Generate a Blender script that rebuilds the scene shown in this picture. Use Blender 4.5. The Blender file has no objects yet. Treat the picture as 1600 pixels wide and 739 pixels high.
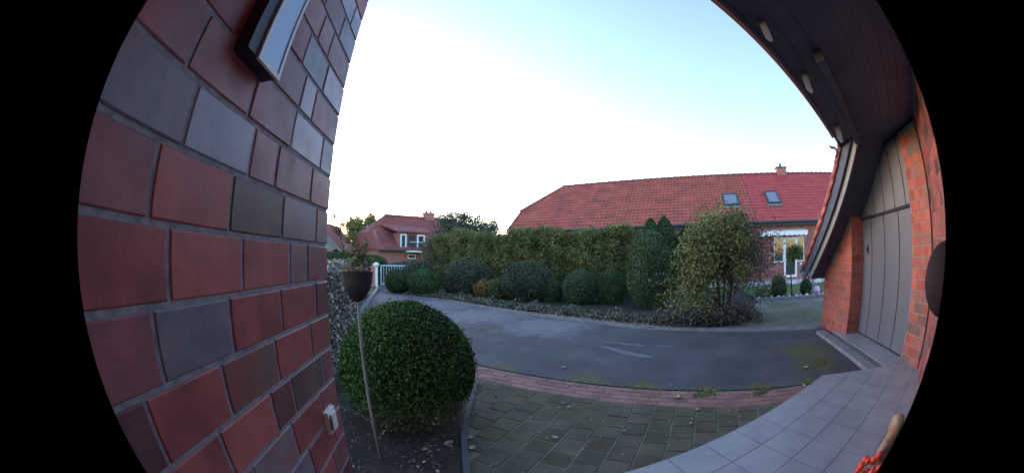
import bpy, math, random
import numpy as np
from mathutils import Vector, Matrix
C = bpy.context.scene.collection
S = bpy.context.scene
R = math.radians

# ------------------------------------------------------------------ camera (wide door camera, fisheye)
cd = bpy.data.cameras.new('door_camera'); cam = bpy.data.objects.new('door_camera', cd); C.objects.link(cam)
cam.location = (0, 0, 0)                      # lens 1.35 m above the porch tiles
cam.rotation_euler = (R(90+3.54), 0, R(-9.74))
cd.type = 'PANO'; cd.sensor_width = 36; cd.clip_start = .01; cd.clip_end = 2000
for c_ in (cd,):
    c_.panorama_type = 'FISHEYE_LENS_POLYNOMIAL'
    c_.fisheye_fov = R(164.5)
    c_.fisheye_polynomial_k0 = 0
    c_.fisheye_polynomial_k1 = -8.13109368e-02
    c_.fisheye_polynomial_k2 = -6.15470813e-04
    c_.fisheye_polynomial_k3 = 6.10988693e-05
    c_.fisheye_polynomial_k4 = -4.90817084e-06
S.camera = cam

# ------------------------------------------------------------------ sky, sun, exposure
SUN_AZ, SUN_EL = -26.0, 6.5                   # clockwise from +Y
w = bpy.data.worlds.new("World"); S.world = w; w.use_nodes = True
nt = w.node_tree
sky = nt.nodes.new('ShaderNodeTexSky'); sky.sky_type = 'NISHITA'; sky.sun_disc = False
sky.sun_elevation = R(SUN_EL); sky.sun_rotation = R(SUN_AZ)
sky.air_density = 1.0; sky.dust_density = 0.5; sky.ozone_density = 2.6
mxs = nt.nodes.new('ShaderNodeMix'); mxs.data_type = 'RGBA'; mxs.blend_type = 'MULTIPLY'; mxs.inputs[0].default_value = 1
mxs.inputs[7].default_value = (1.15, .90, .84, 1)    # rosy white-balance tint multiplied over the whole sky
nt.links.new(sky.outputs[0], mxs.inputs[6]); nt.links.new(mxs.outputs[2], nt.nodes['Background'].inputs[0])
nt.nodes['Background'].inputs[1].default_value = 0.15
sl = bpy.data.lights.new('sun', 'SUN'); so = bpy.data.objects.new('sun', sl); C.objects.link(so)
sl.energy = 0.06; sl.angle = R(12); sl.color = (1, .86, .76)
az, el = R(SUN_AZ), R(SUN_EL)
sd = Vector((math.sin(az)*math.cos(el), math.cos(az)*math.cos(el), math.sin(el)))
so.rotation_euler = sd.to_track_quat('Z', 'Y').to_euler(); so.location = sd*60
S.view_settings.view_transform = 'Standard'; S.view_settings.look = 'None'
S.view_settings.gamma = 1; S.view_settings.exposure = 2.98
S.cycles.max_bounces = 6; S.cycles.use_denoising = True

# ------------------------------------------------------------------ helpers
rnd = random.Random(7); nr = np.random.default_rng(7)
H = 1.35; ZP = -1.35; ZG = -1.46              # porch tiles, yard
Ux, Uy = .76, -.65                            # long axis of the neighbours' house / kerb direction
Wx, Wy = .65, .76                             # at right angles to it, away from us
def UW(u, w_): return (Ux*u + Wx*w_, Uy*u + Wy*w_)
def tag(o, label=None, cat=None, group=None, kind=None):
    if label: o['label'] = label
    if cat: o['category'] = cat
    if group: o['group'] = group
    if kind: o['kind'] = kind
    return o
def empty(name, loc, label, cat, group=None, kind=None):
    o = bpy.data.objects.new(name, None); C.objects.link(o); o.location = loc; o.empty_display_size = .2
    return tag(o, label, cat, group, kind)
def root_loc(p):
    v = Vector(p.location)
    while p.parent: p = p.parent; v += p.location
    return v
def link(o, parent=None):
    C.objects.link(o)
    if parent is not None:
        o.parent = parent; o.location = Vector(o.location) - root_loc(parent)
    return o
def mesh(name, v, f, mat, smooth=False):
    me = bpy.data.meshes.new(name); me.from_pydata([tuple(p) for p in v], [], f)
    me.materials.append(mat)
    if smooth: me.polygons.foreach_set('use_smooth', [True]*len(me.polygons))
    me.update(); return me
class MB:
    def __init__(s): s.v = []; s.f = []
    def add(s, v, f):
        b = len(s.v); s.v += [tuple(p) for p in v]; s.f += [tuple(b+i for i in q) for q in f]; return s
    def box(s, x0, x1, y0, y1, z0, z1, ex=(1,0,0), ey=(0,1,0), o=(0,0,0)):
        ex, ey, o = Vector(ex), Vector(ey), Vector(o); ez = Vector((0,0,1))
        v = [o+ex*x+ey*y+ez*z for z in (z0,z1) for x,y in ((x0,y0),(x1,y0),(x1,y1),(x0,y1))]
        f = [(3,2,1,0),(4,5,6,7),(0,1,5,4),(1,2,6,5),(2,3,7,6),(3,0,4,7)]
        if ex.cross(ey).z*(x1-x0)*(y1-y0)*(z1-z0) < 0: f = [q[::-1] for q in f]
        return s.add(v, f)
    def prism(s, poly, z0, z1):                 # poly: CCW xy
        n = len(poly); a = sum(poly[i][0]*poly[(i+1)%n][1]-poly[(i+1)%n][0]*poly[i][1] for i in range(n))
        if a < 0: poly = poly[::-1]
        v = [(p[0],p[1],z0) for p in poly]+[(p[0],p[1],z1) for p in poly]
        f = [tuple(range(n-1,-1,-1)), tuple(range(n,2*n))]+[(i,(i+1)%n,n+(i+1)%n,n+i) for i in range(n)]
        return s.add(v, f)
    def hexa(s, a, b):                          # two matching quads
        return s.add(list(a)+list(b), [(3,2,1,0),(4,5,6,7),(0,1,5,4),(1,2,6,5),(2,3,7,6),(3,0,4,7)])
    def tube(s, pts, rad, n=8, cap=True):
        pts = [Vector(p) for p in pts]; m = len(pts)
        if not hasattr(rad, '__len__'): rad = [rad]*m
        b = len(s.v); ref = None
        for i, p in enumerate(pts):
            d = (pts[min(i+1,m-1)]-pts[max(i-1,0)]).normalized()
            if ref is None: ref = Vector((1,0,0)) if abs(d.x) < .8 else Vector((0,1,0))
            a = (ref - d*ref.dot(d)).normalized(); c = d.cross(a); ref = a
            for k in range(n):
                t = 2*math.pi*k/n; s.v.append(tuple(p+(a*math.cos(t)+c*math.sin(t))*rad[i]))
        for i in range(m-1):
            for k in range(n):
                s.f.append((b+i*n+k, b+i*n+(k+1)%n, b+(i+1)*n+(k+1)%n, b+(i+1)*n+k))
        if cap: s.f.append(tuple(b+k for k in range(n))[::-1]); s.f.append(tuple(b+(m-1)*n+k for k in range(n)))
        return s
    def lathe(s, c, prof, n=20):
        b = len(s.v); m = len(prof)
        for r_, z in prof:
            for k in range(n):
                t = 2*math.pi*k/n; s.v.append((c[0]+r_*math.cos(t), c[1]+r_*math.sin(t), c[2]+z))
        for i in range(m-1):
            for k in range(n): s.f.append((b+i*n+k, b+i*n+(k+1)%n, b+(i+1)*n+(k+1)%n, b+(i+1)*n+k))
        return s
    def ball(s, c, r, n=12, m=8, sq=(1,1,1)):
        prof = [(max(1e-4, r*math.sin(math.pi*i/m)), -r*math.cos(math.pi*i/m)) for i in range(m+1)]
        b = len(s.v); s.lathe((0,0,0), prof, n)
        for i in range(b, len(s.v)):
            p = s.v[i]; s.v[i] = (c[0]+p[0]*sq[0], c[1]+p[1]*sq[1], c[2]+p[2]*sq[2])
        return s
    def obj(s, name, mat, parent=None, smooth=False):
        return link(bpy.data.objects.new(name, mesh(name, s.v, s.f, mat, smooth)), parent)
def fast_mesh(name, verts, nper, mat, smooth=False):
    n = len(verts)//nper; me = bpy.data.meshes.new(name)
    me.vertices.add(len(verts)); me.vertices.foreach_set('co', np.asarray(verts, np.float32).ravel())
    me.loops.add(n*nper); me.loops.foreach_set('vertex_index', np.arange(n*nper, dtype=np.int32))
    me.polygons.add(n); me.polygons.foreach_set('loop_start', np.arange(0, n*nper, nper, dtype=np.int32))
    me.polygons.foreach_set('loop_total', np.full(n, nper, np.int32))
    me.materials.append(mat); me.update(calc_edges=True); return me
def clip(poly, a, b, c):                        # keep a*x+b*y<=c
    out = []
    for i in range(len(poly)):
        p, q = poly[i], poly[(i+1) % len(poly)]; dp, dq = a*p[0]+b*p[1]-c, a*q[0]+b*q[1]-c
        if dp <= 0: out.append(p)
        if dp*dq < 0: t = dp/(dp-dq); out.append((p[0]+t*(q[0]-p[0]), p[1]+t*(q[1]-p[1])))
    return out

# ------------------------------------------------------------------ materials
ALB = 1.3                                      # overall level of the base colours
def new_mat(name):
    m = bpy.data.materials.new(name); m.use_nodes = True
    return m, m.node_tree, m.node_tree.nodes['Principled BSDF']
def N(nt, t, **kw):
    n = nt.nodes.new(t)
    for k, v in kw.items(): setattr(n, k, v)
    return n
def ramp(nt, cols, pos=None):
    r = N(nt, 'ShaderNodeValToRGB'); e = r.color_ramp.elements
    while len(e) < len(cols): e.new(.5)
    for i, c in enumerate(cols):
        e[i].position = pos[i] if pos else i/(len(cols)-1); e[i].color = (*[min(x*ALB, max(x, .82)) for x in c], 1)
    return r
def noisy(name, cols, scale=8, rough=.7, bump=.2, bscale=60, pos=None, detail=6, spec=.5, dist=.01, perobj=0, stretch=None):
    m, nt, b = new_mat(name); L = nt.links.new
    tc = N(nt, 'ShaderNodeTexCoord'); geo = N(nt, 'ShaderNodeNewGeometry'); src = geo.outputs['Position']
    if stretch:
        mp = N(nt, 'ShaderNodeMapping'); mp.inputs['Scale'].default_value = stretch; L(src, mp.inputs[0]); src = mp.outputs[0]
    n1 = N(nt, 'ShaderNodeTexNoise'); n1.inputs['Scale'].default_value = scale; n1.inputs['Detail'].default_value = detail
    n1.inputs['Roughness'].default_value = .62
    L(src, n1.inputs['Vector'])
    fac = n1.outputs['Fac']
    r = ramp(nt, cols, pos or [ .3+.4*i/(len(cols)-1) for i in range(len(cols))])
    if perobj:
        oi = N(nt, 'ShaderNodeObjectInfo'); ma = N(nt, 'ShaderNodeMath', operation='MULTIPLY_ADD')
        L(oi.outputs['Random'], ma.inputs[0]); ma.inputs[1].default_value = perobj; ma.inputs[2].default_value = -perobj/2
        ad = N(nt, 'ShaderNodeMath', operation='ADD'); L(fac, ad.inputs[0]); L(ma.outputs[0], ad.inputs[1]); fac = ad.outputs[0]
    L(fac, r.inputs[0]); L(r.outputs[0], b.inputs['Base Color'])
    b.inputs['Roughness'].default_value = rough; b.inputs['Specular IOR Level'].default_value = spec
    if bump:
        n2 = N(nt, 'ShaderNodeTexNoise'); n2.inputs['Scale'].default_value = bscale; n2.inputs['Detail'].default_value = 5
        L(src, n2.inputs['Vector']); bp = N(nt, 'ShaderNodeBump'); bp.inputs['Strength'].default_value = bump
        bp.inputs['Distance'].default_value = dist; L(n2.outputs['Fac'], bp.inputs['Height']); L(bp.outputs[0], b.inputs['Normal'])
    return m
def leafmat(name, cols, rough=.55, trans=.0, spec=.35):
    m, nt, b = new_mat(name); L = nt.links.new
    g = N(nt, 'ShaderNodeNewGeometry'); r = ramp(nt, cols); L(g.outputs['Random Per Island'], r.inputs[0])
    n = N(nt, 'ShaderNodeTexNoise'); n.inputs['Scale'].default_value = 2.2; L(g.outputs['Position'], n.inputs['Vector'])
    mx = N(nt, 'ShaderNodeMix', data_type='RGBA', blend_type='MULTIPLY'); mx.inputs[0].default_value = 1
    r2 = ramp(nt, [(.6,.6,.62),(1.25,1.2,1.1)], [.35,.65]); L(n.outputs['Fac'], r2.inputs[0])
    L(r.outputs[0], mx.inputs[6]); L(r2.outputs[0], mx.inputs[7]); L(mx.outputs[2], b.inputs['Base Color'])
    b.inputs['Roughness'].default_value = rough; b.inputs['Specular IOR Level'].default_value = spec
    return m
def brickmat(name, a, b_, c, rough, bump=.25):
    """glazed clinker: mottled, per-brick variation, slight sheen"""
    m = noisy(name, [a, b_, c], scale=9, rough=rough, bump=bump, bscale=140, perobj=.35, dist=.002)
    nt = m.node_tree; b = nt.nodes['Principled BSDF']; L = nt.links.new
    g = N(nt, 'ShaderNodeNewGeometry'); n = N(nt, 'ShaderNodeTexNoise'); n.inputs['Scale'].default_value = 14
    L(g.outputs['Position'], n.inputs['Vector'])
    # firing blotches, bigger than the grain, and small dark pits
    n3 = N(nt, 'ShaderNodeTexNoise'); n3.inputs['Scale'].default_value = 5.5; n3.inputs['Detail'].default_value = 3
    oi = N(nt, 'ShaderNodeObjectInfo'); vm = N(nt, 'ShaderNodeVectorMath', operation='SCALE'); L(oi.outputs['Random'], vm.inputs['Scale']); vm.inputs[0].default_value = (37,11,23)
    va = N(nt, 'ShaderNodeVectorMath', operation='ADD'); L(g.outputs['Position'], va.inputs[0]); L(vm.outputs[0], va.inputs[1]); L(va.outputs[0], n3.inputs['Vector'])
    r3_ = ramp(nt, [(0,0,0),(1,1,1)], [.50,.72]); L(n3.outputs['Fac'], r3_.inputs[0])
    old = b.inputs['Base Color'].links[0].from_socket
    mx = N(nt, 'ShaderNodeMix', data_type='RGBA'); ml = N(nt, 'ShaderNodeMath', operation='MULTIPLY'); L(r3_.outputs[0], ml.inputs[0]); ml.inputs[1].default_value = .6
    L(ml.outputs[0], mx.inputs[0]); L(old, mx.inputs[6]); mx.inputs[7].default_value = (*[x*.55+y*.25 for x, y in zip(a, c)][::1], 1)
    vo = N(nt, 'ShaderNodeTexVoronoi'); vo.inputs['Scale'].default_value = 42; L(va.outputs[0], vo.inputs['Vector'])
    r4_ = ramp(nt, [(.35,.35,.35),(1,1,1)], [.05,.11]); L(vo.outputs['Distance'], r4_.inputs[0])
    mx2 = N(nt, 'ShaderNodeMix', data_type='RGBA', blend_type='MULTIPLY'); mx2.inputs[0].default_value = .7
    L(mx.outputs[2], mx2.inputs[6]); L(r4_.outputs[0], mx2.inputs[7]); L(mx2.outputs[2], b.inputs['Base Color'])
    mr = N(nt, 'ShaderNodeMapRange'); mr.inputs[3].default_value = rough-.1; mr.inputs[4].default_value = rough+.22
    L(n.outputs['Fac'], mr.inputs[0]); L(mr.outputs[0], b.inputs['Roughness'])
    return m
BM = {
 'R': brickmat('clinker_red', (.19,.050,.048), (.29,.072,.064), (.35,.098,.082), .45),
 'M': brickmat('clinker_plum', (.17,.064,.068), (.24,.085,.088), (.29,.11,.105), .42),
 'G': brickmat('clinker_slate', (.125,.115,.135), (.18,.15,.165), (.25,.115,.11), .36),
 'L': brickmat('clinker_sky_sheen', (.19,.17,.20), (.25,.215,.25), (.27,.17,.18), .30),  # sheen of the reflected sky put into a paler, greyer brick colour
 'B': brickmat('clinker_brown', (.09,.065,.055), (.16,.085,.07), (.24,.07,.055), .42),
 'D': brickmat('clinker_dark', (.08,.035,.04), (.13,.045,.045), (.17,.055,.05), .42),
}
M = {}
M['mortar'] = noisy('mortar', [(.13,.13,.145),(.21,.21,.225),(.29,.285,.29)], 30, .9, .6, 220, dist=.003)
M['mortar_light'] = noisy('mortar_light', [(.16,.13,.12),(.25,.2,.18)], 20, .9, .4, 120)
M['gbrick'] = brickmat('garage_brick', (.24,.052,.038), (.34,.078,.052), (.38,.10,.07), .6)
M['gbrick2'] = brickmat('garage_brick_dark', (.17,.07,.06), (.26,.085,.07), (.33,.10,.08), .6)
M['asphalt'] = noisy('asphalt', [(.034,.036,.040),(.048,.050,.055),(.068,.070,.075)], 1.3, .8, .5, 160, dist=.006, spec=.35)
def moss_or_tone_in(m, spots, cols=((.05,.055,.018),(.085,.095,.022)), amt=.52):
    nt = m.node_tree; b = nt.nodes['Principled BSDF']; L = nt.links.new; g = N(nt, 'ShaderNodeNewGeometry'); tot = None
    for (x, y, r_) in spots:
        d = N(nt, 'ShaderNodeVectorMath', operation='DISTANCE'); L(g.outputs['Position'], d.inputs[0]); d.inputs[1].default_value = (x, y, -1.46)
        mr = N(nt, 'ShaderNodeMapRange', interpolation_type='SMOOTHSTEP'); mr.inputs[1].default_value = 0; mr.inputs[2].default_value = r_; mr.inputs[3].default_value = amt; mr.inputs[4].default_value = 0
        L(d.outputs['Value'], mr.inputs[0])
        if tot is None: tot = mr.outputs[0]
        else: q = N(nt, 'ShaderNodeMath', operation='MAXIMUM'); L(tot, q.inputs[0]); L(mr.outputs[0], q.inputs[1]); tot = q.outputs[0]
    n = N(nt, 'ShaderNodeTexNoise'); n.inputs['Scale'].default_value = 5; n.inputs['Detail'].default_value = 9; n.inputs['Roughness'].default_value = .72; L(g.outputs['Position'], n.inputs['Vector'])
    a = N(nt, 'ShaderNodeMath', operation='ADD'); L(tot, a.inputs[0]); L(n.outputs['Fac'], a.inputs[1])
    rr_ = ramp(nt, [(0,0,0),(.85,.85,.85)], [.68,.98]); L(a.outputs[0], rr_.inputs[0])
    rc = ramp(nt, cols, [.4,.6]); n2 = N(nt, 'ShaderNodeTexNoise'); n2.inputs['Scale'].default_value = 30; L(g.outputs['Position'], n2.inputs['Vector']); L(n2.outputs['Fac'], rc.inputs[0])
    mx = N(nt, 'ShaderNodeMix', data_type='RGBA'); L(rr_.outputs[0], mx.inputs[0]); L(b.inputs['Base Color'].links[0].from_socket, mx.inputs[6]); L(rc.outputs[0], mx.inputs[7]); L(mx.outputs[2], b.inputs['Base Color'])
moss_or_tone_in(M['asphalt'], [(4.75,2.45,1.0),(4.3,2.05,.8),(5.3,2.0,.6),(3.0,2.1,.5),(2.55,2.5,.5),(3.6,1.75,.4),(1.5,3.6,.5),(2.0,3.1,.4),(.6,4.3,.4)])
moss_or_tone_in(M['asphalt'], [(-.8,10.8,3.2),(.6,8.6,2.6),(1.9,7.0,2.0),(-2.3,12.5,2.5)], ((.12,.122,.135),(.15,.152,.165)))  # paler tone in soft patches on the far left of the road
M['drive'] = noisy('worn_drive', [(.085,.085,.06),(.135,.125,.10),(.175,.16,.135)], .9, .95, .5, 70, spec=.15, detail=10)
moss_or_tone_in(M['drive'], [(7.6,4.2,2.2),(6.4,4.6,1.0),(8.4,5.6,1.4)], ((.06,.075,.04),(.09,.10,.055)))
M['verge_grit'] = noisy('kerb_grit', [(.085,.075,.065),(.14,.125,.115),(.19,.17,.155)], 5, .95, .7, 60)
M['patch'] = noisy('repair_patch', [(.075,.078,.088),(.12,.122,.135)], 6, .85, .3, 90)
M['paver'] = noisy('grey_paver', [(.052,.047,.030),(.076,.069,.048),(.100,.090,.066)], 3.5, .9, .6, 50, perobj=.22, spec=.25)
M['paver_joint'] = noisy('sandy_joint', [(.085,.083,.055),(.17,.16,.13)], 3.0, .95, .5, 60)
moss_or_tone_in(M['paver'], [(1.2,2.9,1.2),(.6,3.3,.9),(1.9,2.2,1.0),(.4,2.4,.9)], ((.052,.052,.026),(.07,.070,.034)), .36)
M['strip'] = noisy('red_paver', [(.15,.072,.062),(.20,.098,.085),(.24,.125,.105)], 5, .85, .5, 70, perobj=.35)
M['tile'] = noisy('grey_floor_tile', [(.175,.18,.195),(.21,.215,.23),(.24,.245,.255)], 5, .42, .05, 60, perobj=.15, dist=.001)
M['grout'] = noisy('grout', [(.05,.052,.06),(.08,.082,.09)], 20, .9, .2)
M['darkstone'] = noisy('dark_kerb_stone', [(.05,.05,.05),(.085,.08,.08)], 8, .9, .5, 60)
M['stone'] = noisy('kerb_stone', [(.13,.13,.14),(.19,.19,.20)], 8, .85, .4, 60)
M['soil'] = noisy('soil', [(.012,.009,.008),(.024,.018,.015),(.042,.032,.024)], 6, .98, .9, 40, dist=.02)
M['grass'] = noisy('lawn', [(.03,.055,.015),(.05,.09,.022),(.075,.11,.035)], 4, .95, .8, 60, dist=.02)
M['moss'] = noisy('moss', [(.035,.042,.012),(.065,.075,.018),(.09,.10,.025)], 14, .98, .9, 80, dist=.02)
M['dark_wood'] = noisy('dark_wood_with_haze', [(.034,.040,.062),(.050,.057,.084),(.066,.074,.10)], 4, .6, .3, 50, stretch=(1,1,6))  # blue-grey lens haze over the soffit mixed into the wood's base colour
M['pale_wood'] = noisy('pale_painted_wood', [(.17,.165,.165),(.24,.235,.225)], 5, .6, .2, 60)
M['door_paint'] = noisy('grey_door_paint', [(.090,.094,.112),(.108,.112,.130)], 2, .45, .08, 30, dist=.002, stretch=(1,1,.2))
M['upper_paint'] = noisy('pale_grey_cladding', [(.12,.125,.14),(.145,.148,.16)], 2, .5, .08, 30, dist=.002)
M['groove'] = noisy('dark_gap', [(.012,.012,.015),(.02,.02,.024)], 5, .8, 0)
M['roof_red'] = noisy('clay_tile_weathered', [(.20,.056,.042),(.28,.070,.048),(.33,.082,.056),(.38,.11,.075)], 1.3, .75, .3, 30, perobj=.1)
M['roof_red2'] = noisy('clay_tile_clean', [(.26,.036,.034),(.33,.046,.042),(.37,.06,.052)], 1.6, .6, .2, 30)
M['verge_tile'] = noisy('verge_clay', [(.24,.05,.035),(.36,.08,.05),(.42,.12,.08)], 7, .6, .3, 60, perobj=.25)
M['roof_far'] = noisy('far_roof_tile', [(.11,.030,.030),(.16,.044,.040),(.20,.06,.052)], 1.5, .8, .2, 20)
M['house_brick'] = noisy('house_brick', [(.22,.085,.078),(.29,.12,.105),(.34,.16,.14)], 3, .85, .3, 40, perobj=.4)
M['far_brick'] = noisy('far_house_brick', [(.19,.085,.07),(.26,.12,.10)], 3, .85, .3, 40)
M['white'] = noisy('white_paint', [(.70,.70,.72),(.80,.80,.82)], 5, .5, 0)
M['blue_white'] = noisy('pale_blue_paint', [(.45,.56,.62),(.52,.63,.68)], 5, .5, 0)
M['dark_plastic'] = noisy('dark_plum_plastic', [(.018,.011,.017),(.028,.018,.026)], 6, .5, .05, 40)
M['pole'] = noisy('weathered_pole', [(.12,.09,.095),(.21,.165,.17)], 12, .55, .2, 80, stretch=(1,1,.2))
M['bark'] = noisy('bark', [(.03,.024,.02),(.065,.05,.042)], 14, .9, .6, 60, stretch=(1,1,.3))
M['black'] = noisy('black_metal', [(.012,.012,.013),(.02,.02,.022)], 5, .45, 0)
M['gutter'] = noisy('zinc_dark', [(.03,.035,.045),(.05,.055,.065)], 5, .45, 0)
M['lead'] = noisy('lead', [(.10,.10,.11),(.16,.16,.17)], 5, .6, 0)
M['ivory'] = noisy('ivory_plastic', [(.55,.54,.47),(.62,.61,.54)], 8, .4, 0)
M['wood_tan'] = noisy('driftwood', [(.16,.085,.05),(.30,.18,.11),(.40,.26,.17)], 14, .7, .5, 60)
M['berry'] = noisy('red_fruit', [(.45,.03,.015),(.62,.07,.025)], 10, .3, .1, 30, perobj=.3)
M['pink'] = noisy('pink_ball', [(.55,.26,.52),(.60,.32,.58)], 4, .3, 0)
M['pebble'] = noisy('pale_stone', [(.30,.29,.30),(.48,.46,.47)], 9, .8, .3, 40, perobj=.4)
M['leaf_pale'] = noisy('pale_dry_leaf', [(.22,.19,.14),(.34,.30,.24)], 60, .85, .3, 90)
M['concrete'] = noisy('patio_slab', [(.24,.23,.23),(.33,.32,.31)], 5, .85, .3, 50)
M['greybox'] = noisy('grey_box', [(.13,.145,.15),(.18,.195,.20)], 6, .7, .2)
def glass(name, col, rough=.06):
    m, nt, b = new_mat(name); b.inputs['Base Color'].default_value = (*col, 1); b.inputs['Roughness'].default_value = rough
    b.inputs['Specular IOR Level'].default_value = .9; b.inputs['Coat Weight'].default_value = .6; b.inputs['Coat Roughness'].default_value = .04; return m
M['pane'] = glass('window_glass', (.035,.045,.05))
M['lamp_glass'] = noisy('sky_tinted_glass', [(.26,.42,.62),(.32,.48,.68)], 4, .22, .05, 40, spec=.8)  # sky reflected in the panel is put into its blue base colour
M['skylight_glass'] = glass('skylight_glass', (.16,.20,.24), .12)
LEAF = {
 'boxtop': leafmat('leaf_boxwood_lit_top', [(.05,.10,.02),(.09,.16,.035)], .45),  # glow on the bush top put into a lighter leaf colour
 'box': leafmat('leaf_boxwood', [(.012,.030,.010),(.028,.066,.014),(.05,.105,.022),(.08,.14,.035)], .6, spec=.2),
 'boxfar': leafmat('leaf_boxwood_far', [(.02,.046,.018),(.042,.085,.026),(.07,.12,.04)], .6),
 'hedge': leafmat('leaf_hedge', [(.05,.068,.026),(.09,.118,.038),(.14,.16,.05),(.21,.20,.085)], .6),
 'grey': leafmat('leaf_greygreen', [(.034,.046,.030),(.066,.084,.054),(.11,.13,.08)], .75, spec=.15),
 'orange': leafmat('leaf_autumn', [(.12,.07,.02),(.24,.14,.04),(.32,.20,.07)], .7),
 'yew': leafmat('leaf_yew', [(.03,.06,.028),(.06,.105,.042),(.10,.15,.07)], .65),
 'conifer': leafmat('leaf_conifer', [(.015,.04,.014),(.03,.065,.02),(.05,.09,.03)], .7),
 'shrub': leafmat('leaf_loose_shrub', [(.06,.082,.03),(.12,.155,.05),(.18,.21,.075),(.20,.15,.075)], .65),
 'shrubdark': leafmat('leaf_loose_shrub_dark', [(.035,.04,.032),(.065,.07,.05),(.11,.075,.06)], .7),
 'tree': leafmat('leaf_far_tree', [(.035,.055,.045),(.06,.085,.065),(.095,.125,.085)], .8),
 'treebrown': leafmat('leaf_brownish', [(.07,.075,.045),(.11,.105,.065),(.15,.12,.075)], .8),
 'autumn': leafmat('leaf_red_autumn', [(.22,.11,.10),(.30,.17,.14),(.26,.18,.11)], .8),
 'beech': leafmat('leaf_pale_hedge', [(.04,.05,.035),(.12,.11,.08),(.30,.28,.24),(.42,.40,.37)], .6),
 'cover': leafmat('leaf_groundcover', [(.03,.045,.028),(.07,.085,.05),(.14,.15,.10),(.22,.19,.14)], .75),
 'dead': leafmat('leaf_fallen', [(.14,.10,.06),(.28,.22,.15),(.42,.37,.30)], .8),
 'std': leafmat('leaf_lime', [(.05,.08,.02),(.09,.13,.03),(.13,.17,.05)], .6),
}
M['inner'] = noisy('foliage_core_shade', [(.010,.014,.008),(.022,.024,.016)], 9, .95, .6, 40)  # near-black solid core colour, stands in for shade inside the foliage

# ------------------------------------------------------------------ brick walls
_bc = {}
def brick_mesh(lx, ly, lz, mat, ch=.003):
    """front face at +X, chamfered; size ly along Y, lz along Z, body behind"""
    k = (round(lx,3), round(ly,3), round(lz,3), mat.name)
    if k in _bc: return _bc[k]
    a, b = ly/2, lz/2
    v = [(-lx,-a,-b),(-lx,a,-b),(-lx,a,b),(-lx,-a,b), (-ch,-a,-b),(-ch,a,-b),(-ch,a,b),(-ch,-a,b),
         (0,-a+ch,-b+ch),(0,a-ch,-b+ch),(0,a-ch,b-ch),(0,-a+ch,b-ch)]
    f = [(3,2,1,0)]+[(i,(i+1)%4,4+(i+1)%4,4+i) for i in range(4)]+[(4+i,4+(i+1)%4,8+(i+1)%4,8+i) for i in range(4)]+[(8,9,10,11)]
    _bc[k] = mesh('brick', v, f, mat); return _bc[k]
def put_brick(parent, org, tdir, s0, s1, z0, z1, mat, proud=.004, depth=.05, jit=.0015):
    """brick on a vertical wall: org + tdir*s ; outward normal = right-hand side normal of tdir"""
    ang = math.atan2(-tdir[0], tdir[1])         # local +Y -> tdir, local +X -> outward
    me = brick_mesh(depth, s1-s0, z1-z0, mat)
    o = bpy.data.objects.new('brick', me)
    nx, ny = tdir[1], -tdir[0]; sc = (s0+s1)/2; pr = proud+rnd.uniform(-jit, jit)
    o.location = (org[0]+tdir[0]*sc+nx*pr, org[1]+tdir[1]*sc+ny*pr, (z0+z1)/2)
    o.rotation_euler = (rnd.uniform(-.003,.003), 0, ang+rnd.uniform(-.002,.002))
    return link(o, parent)

CO = .12176; ZB = .035; JT = .011
pier = empty('brick_pier', (-.6, .5, ZG), 'red, plum and slate clinker wall filling the left side right beside the lens', 'brick wall')
WX = -.4661; YC = 1.1749
mb = MB().box(-.80, WX-.0022, -.9, YC-.006, ZG-.1, 3.2); mb.obj('mortar', M['mortar'], pier)
KN = {-7:([.50,.75,.995], 'RBRM'), -6:([.56,.819,1.068],'RGRM'), -5:([.50,.755,1.008],'RGRM'), -4:([.43,.682,.811,1.071],'RRDBM'),
 -3:([.25,.50,.75,.997],'DRBRB'), -2:([.068,.318,.561,.806,1.062],'RMGRRD'), -1:([.12,.37,.62,.87,.995],'RRRRGM'),
 0:([.062,.3135,.5635,.8135,1.0635],'DMRBGG'), 1:([.122,.375,.621,.753,.996],'MGLMMM'), 2:([.07,.32,.572,.814,1.057],'GMMMLG'),
 3:([.20,.45,.57,.820,.923],'MRMMLM'), 4:([.26,.51,.765,.964],'MMRGLM'), 5:([.19,.44,.565,.817,.93],'MGMMMM'),
 6:([.15,.40,.52,.772,.98],'MMGLMG')}
for i in range(-12, 14):
    if i in KN: js, cols = KN[i]
    else:
        rr = random.Random(i*13+5); js = []; y = YC-(.1215 if i % 2 else .25)
        while y > -.1: js.insert(0, y); y -= .25 if rr.random() < .75 else .125
        cols = [rr.choice('RMMRGLBRMD') for _ in range(len(js)+1)]
    js = list(js)
    while js[0] > -.62: js.insert(0, js[0]-.25); cols = rnd.choice('RMD')+''.join(cols)
    cols = ''.join(cols); ed = js+[YC+.0055]
    for k in range(len(ed)-1):
        put_brick(pier, (WX-.0, 0), (0, 1), ed[k]+JT/2, ed[k+1]-JT/2, ZB+CO*i+JT/2, ZB+CO*(i+1)-JT/2, BM[cols[k+1] if k+1 < len(cols) else 'M'], proud=.0016, depth=.06, jit=.0011)

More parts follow.
